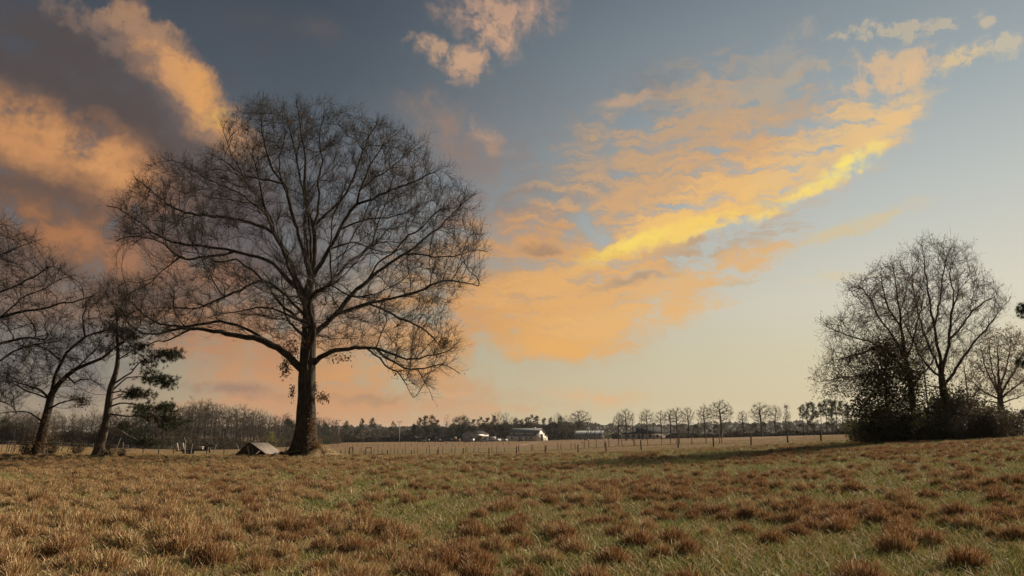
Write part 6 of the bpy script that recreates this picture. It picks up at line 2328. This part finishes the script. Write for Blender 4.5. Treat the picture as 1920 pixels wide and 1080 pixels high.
    sapling([(447, 850), (447, 840), (444.5, 834), (441.5, 831)], 120, .08, 'thin pale dead sapling bent left just left of the shelter')
    sapling([(219, 850), (221, 835), (227, 820)], 60, .05, 'pale leaning stake just right of the ragged pine trunk')
    sapling([(230.5, 850), (230.7, 840), (231, 829)], 60, .05, 'upright pale stake second to the right of the ragged pine trunk')


    # single tall dry grass stalks in the meadow
    for x, y0, y1, bend, lab in ((785, 905, 856, -4, 'tall dry grass stalk in the middle of the meadow, below the machinery'), (1003, 992, 945, 6, 'curved pale grass stalk left of the meadow centre line'),
                                 (1180, 930, 900, 2, 'short pale grass stalk near the meadow centre'), (1722, 862, 838, -7, 'leaning pale stalks before the right-hand trees'),
                                 (1538, 1020, 985, -12, 'leaning pale stalk among green blades low on the right')):
        v = math.atan((y0 - 540) / FPX) - PITCH
        Yd = min(60, EYE / math.tan(v)) if v > 0.02 else 55
        p0 = at(x, y0, Yd)
        p0.z = G(p0.x, p0.y)
        hh = (y0 - y1) / FPX * Yd * 1.05
        bx = bend / FPX * Yd
        sk = Skeleton()
        sk.line([(0, 0, -.03), (bx * .2, 0, hh * .5), (bx * .7, .02, hh * .85), (bx * 1.2, .03, hh)], .006, .003, -1, -1, .06)
        P, par, rm, lb = sk.arrays()
        o = link('grass_stalk', mesh_of('grass_stalk', branch_tubes(P, par, rm, np.arange(1, len(P)), ksides=((0, 4),)), M['dead_wood'], (0, 0, 0)), None, p0)
        tag(o, lab, 'grass stalk')


# ------------------------------------------------------------------ the meadow
def blade_patch(name, seed, n, rad, hmin, hmax, width, tilt, tint, flat=False, clump=False):
    """blades of grass in a disc: two faces each"""
    rng = np.random.default_rng(seed)
    a = rng.uniform(0, 2 * math.pi, n)
    q = rad * np.sqrt(rng.uniform(0, 1, n))
    B = np.stack([np.cos(a) * q, np.sin(a) * q, np.full(n, -.015)], 1)
    if clump:
        out = B / rad * np.array([1, 1, 0])
        d = unit(out * tilt * rng.uniform(.4, 1.3, (n, 1)) + rng.normal(size=(n, 3)) * .24 + np.array([0, 0, 1.0]))
        B = B * np.array([.85, .85, 1])
        B[:, 2] = .085 * (1 - (q / rad) ** 2)
    else:
        d = rng.normal(size=(n, 3)) * tilt + np.array([0, 0, 1.0])
        d = unit(d)
    h = rng.uniform(hmin, hmax, n)[:, None]
    s = unit(np.cross(d, rng.normal(size=(n, 3)))) * (width * rng.uniform(.7, 1.3, (n, 1)))
    bend = unit(rng.normal(size=(n, 3)) * np.array([1, 1, .2])) * h * (.12 if clump else .35)
    M1 = B + d * h * .55
    E = B + d * h + bend - np.array([0, 0, 1]) * np.abs(bend[:, :1]) * .25
    tipw = .55 if clump else .15
    V = np.stack([B - s, B + s, M1 + s * .85, M1 - s * .85, E + s * tipw, E - s * tipw], 1).reshape(-1, 3)
    i = (np.arange(n) * 6)[:, None]
    Q4 = np.concatenate([i + np.array([[0, 1, 2, 3]]), i + np.array([[3, 2, 4, 5]])])
    t = np.clip(rng.choice(tint, n) + rng.normal(0, .08, n), 0, 1)
    return make_mesh(name, V, Q4, None, M['grass'], tint=np.repeat(t, 6))


def vnoise(X, Y, s, seed):
    rng = np.random.default_rng(seed)
    g = rng.uniform(0, 1, (128, 128))
    x, y = X / s + 500.3, Y / s + 300.7
    i, j = np.floor(x).astype(int), np.floor(y).astype(int)
    u, v = x - i, y - j
    u, v = u * u * (3 - 2 * u), v * v * (3 - 2 * v)
    a = lambda p, q: g[p % 128, q % 128]
    return a(i, j) * (1 - u) * (1 - v) + a(i + 1, j) * u * (1 - v) + a(i, j + 1) * (1 - u) * v + a(i + 1, j + 1) * u * v


def brownness(X, Y):
    """share of rust stubble against green growth, 0..1"""
    px = 960 + FPX * KH * X / np.maximum(Y, 2)
    py = 815 + FPX * (EYE - ground_np(X, Y)) / np.maximum(Y, 2)
    n = .55 * vnoise(X, Y, 3.2, 1) + .3 * vnoise(X, Y, 1.3, 2) + .15 * vnoise(X, Y, .6, 3) - .5
    bias = np.interp(px, [0, 350, 560, 900, 1250, 1600, 1920], [.82, .74, .52, .46, .40, .38, .36])
    # bearings of the larger green openings and brown swathes
    for x, y, sx, sy, a in [(720, 965, 200, 45, -.35), (300, 1060, 120, 35, -.2), (1150, 1050, 260, 45, -.25), (1550, 1060, 250, 40, -.3), (780, 1060, 150, 50, .3), (1500, 965, 250, 40, .25),
                            (1150, 960, 220, 50, .15), (1750, 980, 200, 40, .2), (250, 925, 200, 22, -.18), (1450, 865, 400, 14, -.12), (800, 865, 260, 10, -.2)]:
        bias = bias + a * np.exp(-((px - x) / sx) ** 2 - ((py - y) / sy) ** 2)
    return np.clip(bias + n * 1.35, 0, 1)


def scatter(cells, y0, y1, keep_fn, rng, wedge=.86):
    """jittered points of a grid of the given spacing inside the view's wedge"""
    ys = np.arange(y0, y1, cells)
    X, Y = [], []
    for y in ys:
        w = y * wedge + 3.0
        x = np.arange(-w, w, cells)
        X.append(x + rng.uniform(-.5, .5, len(x)) * cells)
        Y.append(np.full(len(x), y) + rng.uniform(-.5, .5, len(x)) * cells)
    X, Y = np.concatenate(X), np.concatenate(Y)
    k = keep_fn(X, Y) & (Y < fence_line_y(X) - .2)
    return X[k], Y[k]


def instancer(name, X, Y, idx, rot, scale, coll, label, dz=0.0):
    """one object: a point per tuft, instanced by geometry nodes"""
    Z0 = ground_np(X, Y) + dz
    V = np.stack([X, Y, Z0], 1)
    me = bpy.data.meshes.new(name)
    me.vertices.add(len(V))
    me.vertices.foreach_set('co', V.astype(np.float32).ravel())
    for nm, typ, arr in (('pick', 'INT', idx), ('turn', 'FLOAT', rot), ('size', 'FLOAT', scale)):
        a = me.attributes.new(nm, typ, 'POINT')
        a.data.foreach_set('value', np.asarray(arr, dtype=np.int32 if typ == 'INT' else np.float32))
    o = link(name, me, kind='stuff')
    o['label'] = label
    ng = bpy.data.node_groups.new(name, 'GeometryNodeTree')
    ng.interface.new_socket('Geometry', in_out='INPUT', socket_type='NodeSocketGeometry')
    ng.interface.new_socket('Geometry', in_out='OUTPUT', socket_type='NodeSocketGeometry')
    N = ng.nodes
    gi, go = N.new('NodeGroupInput'), N.new('NodeGroupOutput')
    ci = N.new('GeometryNodeCollectionInfo')
    ci.inputs['Collection'].default_value = coll
    ci.inputs['Separate Children'].default_value = True
    ci.inputs['Reset Children'].default_value = True
    iop = N.new('GeometryNodeInstanceOnPoints')
    iop.inputs['Pick Instance'].default_value = True

    def attr(nm, typ):
        n = N.new('GeometryNodeInputNamedAttribute')
        n.data_type = typ
        n.inputs['Name'].default_value = nm
        return n.outputs[0]
    rotn = N.new('ShaderNodeCombineXYZ')
    L = ng.links.new
    L(gi.outputs[0], iop.inputs['Points'])
    L(ci.outputs[0], iop.inputs['Instance'])
    L(attr('pick', 'INT'), iop.inputs['Instance Index'])
    L(attr('turn', 'FLOAT'), rotn.inputs[2])
    L(rotn.outputs[0], iop.inputs['Rotation'])
    sz, pw, cx = attr('size', 'FLOAT'), N.new('ShaderNodeMath'), N.new('ShaderNodeCombineXYZ')
    pw.operation = 'POWER'
    pw.inputs[1].default_value = .55          # wide tufts are hardly taller than small ones
    L(sz, pw.inputs[0])
    L(sz, cx.inputs[0])
    L(sz, cx.inputs[1])
    L(pw.outputs[0], cx.inputs[2])
    L(cx.outputs[0], iop.inputs['Scale'])
    L(iop.outputs[0], go.inputs[0])
    md = o.modifiers.new('tufts', 'NODES')
    md.node_group = ng
    return o


def source_collection(name, meshes):
    c = bpy.data.collections.new(name)          # not part of the scene: only the pattern the tufts are grown from
    for i, me in enumerate(meshes):
        o = bpy.data.objects.new('%s_%02d' % (name, i), me)
        c.objects.link(o)
    return c


def build_meadow():
    rng = np.random.default_rng(55)
    G0, G1, S0, S1, R0, R1 = .04, .22, .42, .56, .74, .95
    green = [blade_patch('green_tuft', 200 + i, 120, .30, .05, .17, .0042, .5, [G0, G0, G1, G1, S0, S0]) for i in range(5)]
    straw = [blade_patch('straw_tuft', 210 + i, 70, .30, .08, .20, .0055, .95, [S0, S1, S0, G1, R0]) for i in range(4)]
    rust = [blade_patch('rust_tuft', 220 + i, 150, .30, .04, .115, .0042, .5, [S1, R0, R0, R1, S0, S1]) for i in range(4)]
    base = source_collection('grass_tuft', green + straw + rust)
    clumps = [blade_patch('stubble_clump', 230 + i, 520, .16, .06, .165, .0034, .6, [R0, R0, R1, S1, R1], clump=True) for i in range(6)] + \
        [blade_patch('stubble_clump', 240 + i, 380, .17, .05, .18, .0040, .5, [S1, R0, S0, .66, R0], clump=True) for i in range(6)]
    cl = source_collection('stubble', clumps)

    def pick(X, Y):
        B = brownness(X, Y)
        u = rng.uniform(0, 1, len(X))
        v = rng.integers(0, 20, len(X))
        px = 960 + FPX * KH * X / np.maximum(Y, 2)
        k = np.interp(px, [0, 500, 1000, 1400], [.85, .8, .55, .45]) + .25 * np.clip((Y - 22) / 20, 0, 1)
        return np.where(u < B * k, 9 + v % 4, np.where(u < B * k + .45 * (1 - B * .5), 5 + v % 4, v % 5)), B
    # carpet: fine near the camera, larger tufts farther off
    for (cell, y0, y1, sc) in ((.23, 2.5, 17, 1.0), (.37, 17, 34, 1.35), (.58, 34, 62, 1.8), (.95, 62, 135, 2.2)):
        X, Y = scatter(cell, y0, y1, lambda x, y: np.ones(len(x), bool), rng, .86 if y0 < 60 else .8)
        idx, B = pick(X, Y)
        sz = sc * rng.uniform(.75, 1.25, len(X)) * (.85 + .3 * vnoise(X, Y, 2.0, 9))
        instancer('grass', X, Y, idx, rng.uniform(0, 6.28, len(X)), sz, base, 'short green, straw and rust-brown grass of the rough meadow')
    # rust clumps standing proud of the carpet
    Xs, Ys, Ss = [], [], []
    for (cell, y0, y1, sc, dens) in ((.44, 4, 26, 1.0, .9), (.55, 26, 46, 1.0, .85), (.8, 46, 75, 1.15, .75)):
        X, Y = scatter(cell, y0, y1, lambda x, y: rng.uniform(0, 1, len(x)) < (brownness(x, y) * 1.15 - .12) * dens, rng)
        Xs.append(X); Ys.append(Y); Ss.append(sc * rng.uniform(.6, 1.35, len(X)))
    X, Y, S = np.concatenate(Xs), np.concatenate(Ys), np.concatenate(Ss)
    # clumps that stand out singly on the right, where the photograph has them
    ex = [(1680, 1040, 1.35), (1748, 1024, 1.15), (1815, 1070, 1.3), (1905, 1015, 1.1), (1868, 1008, .9), (1650, 985, 1.0), (1718, 980, .95), (1790, 975, 1.1), (1860, 975, 1.1), (1585, 990, .95), (1905, 945, 1.1),
          (1200, 1025, 1.25), (1160, 1010, 1.1), (1040, 1010, 1.0), (1290, 1045, 1.15), (1240, 1050, 1.0), (1360, 980, 1.0), (1400, 975, 1.1), (1310, 960, .9), (1195, 940, .9), (1245, 945, 1.05), (1060, 960, .9),
          (1025, 935, .9), (1625, 925, .9), (1655, 928, 1.0), (1570, 930, .9), (1840, 915, .9), (1822, 925, .9), (1875, 928, .9), (745, 1020, 1.2), (610, 985, 1.1), (680, 970, 1.0), (540, 1000, 1.3), (930, 1040, 1.2),
          (900, 975, 1.1), (880, 1060, 1.2), (300, 1010, 1.3), (240, 1030, 1.3), (160, 990, 1.3), (30, 1010, 1.4), (1150, 1060, 1.2), (1030, 1060, 1.1), (1480, 955, .95), (1545, 970, .95), (1460, 960, .95)]
    exx, exy, exs = [], [], []
    for x, y, s in ex:
        Yd = 12.0
        for _ in range(30):
            Yd = np.clip((EYE - G((x - 960) / FPX * Yd / KH, Yd)) / math.tan(max(.01, math.atan((y - 540) / FPX) - PITCH)), 5, 60) * .5 + Yd * .5
        p = at(x, y, Yd)
        exx.append(p.x); exy.append(Yd); exs.append(s)
    X, Y, S = np.r_[np.array(exx), X], np.r_[np.array(exy), Y], np.r_[np.array(exs), S]
    tan = lambda x, y: np.interp(960 + FPX * KH * x / np.maximum(y, 2), [0, 600, 1100, 1500], [.9, .7, .25, .08])
    # the three hundred that show largest are things of their own
    inview = np.abs(X / np.maximum(Y, 1)) < .655
    size = np.where(inview & (Y > 8.3), S / Y, 0)
    order = np.argsort(-size)
    single = order[:300]
    lab = {'s': 'rusty brown clump of cut grass stems standing in the meadow close to the viewer'}
    for k in single:
        o = link('grass_clump', clumps[int(rng.integers(0, 6)) + (6 if rng.uniform() < tan(X[k], Y[k]) else 0)], None, (X[k], Y[k], G(X[k], Y[k])))
        s = S[k]
        o.scale = (s * rng.uniform(.9, 1.15), s * rng.uniform(.9, 1.15), s * rng.uniform(.85, 1.1))
        o.rotation_euler = (0, 0, rng.uniform(0, 6.28))
        tag(o, lab['s'], 'grass clump', 'rusty clumps of cut grass in the near meadow')
    rest = order[300:]
    instancer('stubble', X[rest], Y[rest], rng.integers(0, 6, len(rest)) + np.where(rng.uniform(0, 1, len(rest)) < tan(X[rest], Y[rest]), 6, 0), rng.uniform(0, 6.28, len(rest)), S[rest], cl, 'rust-brown clumps of cut grass stems all over the meadow')
    print('meadow clumps', len(X))
    # weeds along the foot of the trees on the left and along the fence
    X = np.r_[rng.uniform(-42, -19, 500), rng.uniform(-19, 40, 260)]
    Y = np.r_[rng.uniform(52.5, 57, 500), np.zeros(260)]
    Y[500:] = fence_line_y(X[500:]) + rng.normal(0, .6, 260)
    x3 = 960 + 3 * 0 + rng.uniform(-320, 420, 700)
    Y3 = np.interp(x3, [640, 960, 1200, 1380], [189, 185, 159, 137]) + rng.normal(0, .5, 700)
    X = np.r_[X, (x3 - 960) / FPX * Y3 / KH]
    Y = np.r_[Y, Y3]
    instancer('weeds', X, Y, rng.integers(0, 13, len(X)), rng.uniform(0, 6.28, len(X)), rng.uniform(1.2, 2.4, len(X)), base, 'rank dry weeds along the fence line and tree feet')
    # short tufts over the mown pasture
    n = 16000
    Y = 70 + 120 * rng.uniform(0, 1, n) ** 1.2
    X = rng.uniform(-.85, .85, n) * Y
    k = Y > fence_line_y(X) + .5
    X, Y = X[k], Y[k]
    instancer('pasture_grass', X, Y, np.where(rng.uniform(0, 1, len(X)) < .75, 9 + rng.integers(0, 4, len(X)), 5 + rng.integers(0, 4, len(X))), rng.uniform(0, 6.28, len(X)), rng.uniform(1.4, 2.4, len(X)), base,
              'short tan stubble of the mown pasture', -.06)


build_hills()
build_barns()
build_fences()
build_great_oak()
build_left_trees()
build_pine()
build_right_trees()
build_far_trees()
build_woods_mass()
build_brush()
build_machinery()
build_near_things()
build_meadow()


def build_haze():
    m = bpy.data.materials.new('haze')
    m.use_nodes = True
    m.node_tree.nodes.clear()
    b = NB(m.node_tree)
    out = b.new('ShaderNodeOutputMaterial')
    v = b.new('ShaderNodeVolumePrincipled')
    v.inputs['Color'].default_value = (0.80, 0.80, 0.82, 1)
    v.inputs['Density'].default_value = 0.00006
    v.inputs['Anisotropy'].default_value = 0.2
    m.node_tree.links.new(v.outputs[0], out.inputs['Volume'])
    m.cycles.homogeneous_volume = True if hasattr(m.cycles, 'homogeneous_volume') else True
    zs = [v.co.z for ob in (bpy.data.objects['ground'], bpy.data.objects['hills']) for v in ob.data.vertices]
    o = MB().box(-6700, 6700, -6700, 6700, min(zs) - 1.0, max(62.0, max(zs) + 20)).build('haze', m, None, 'stuff')
    o['label'] = 'thin pale haze over the fields'


build_haze()
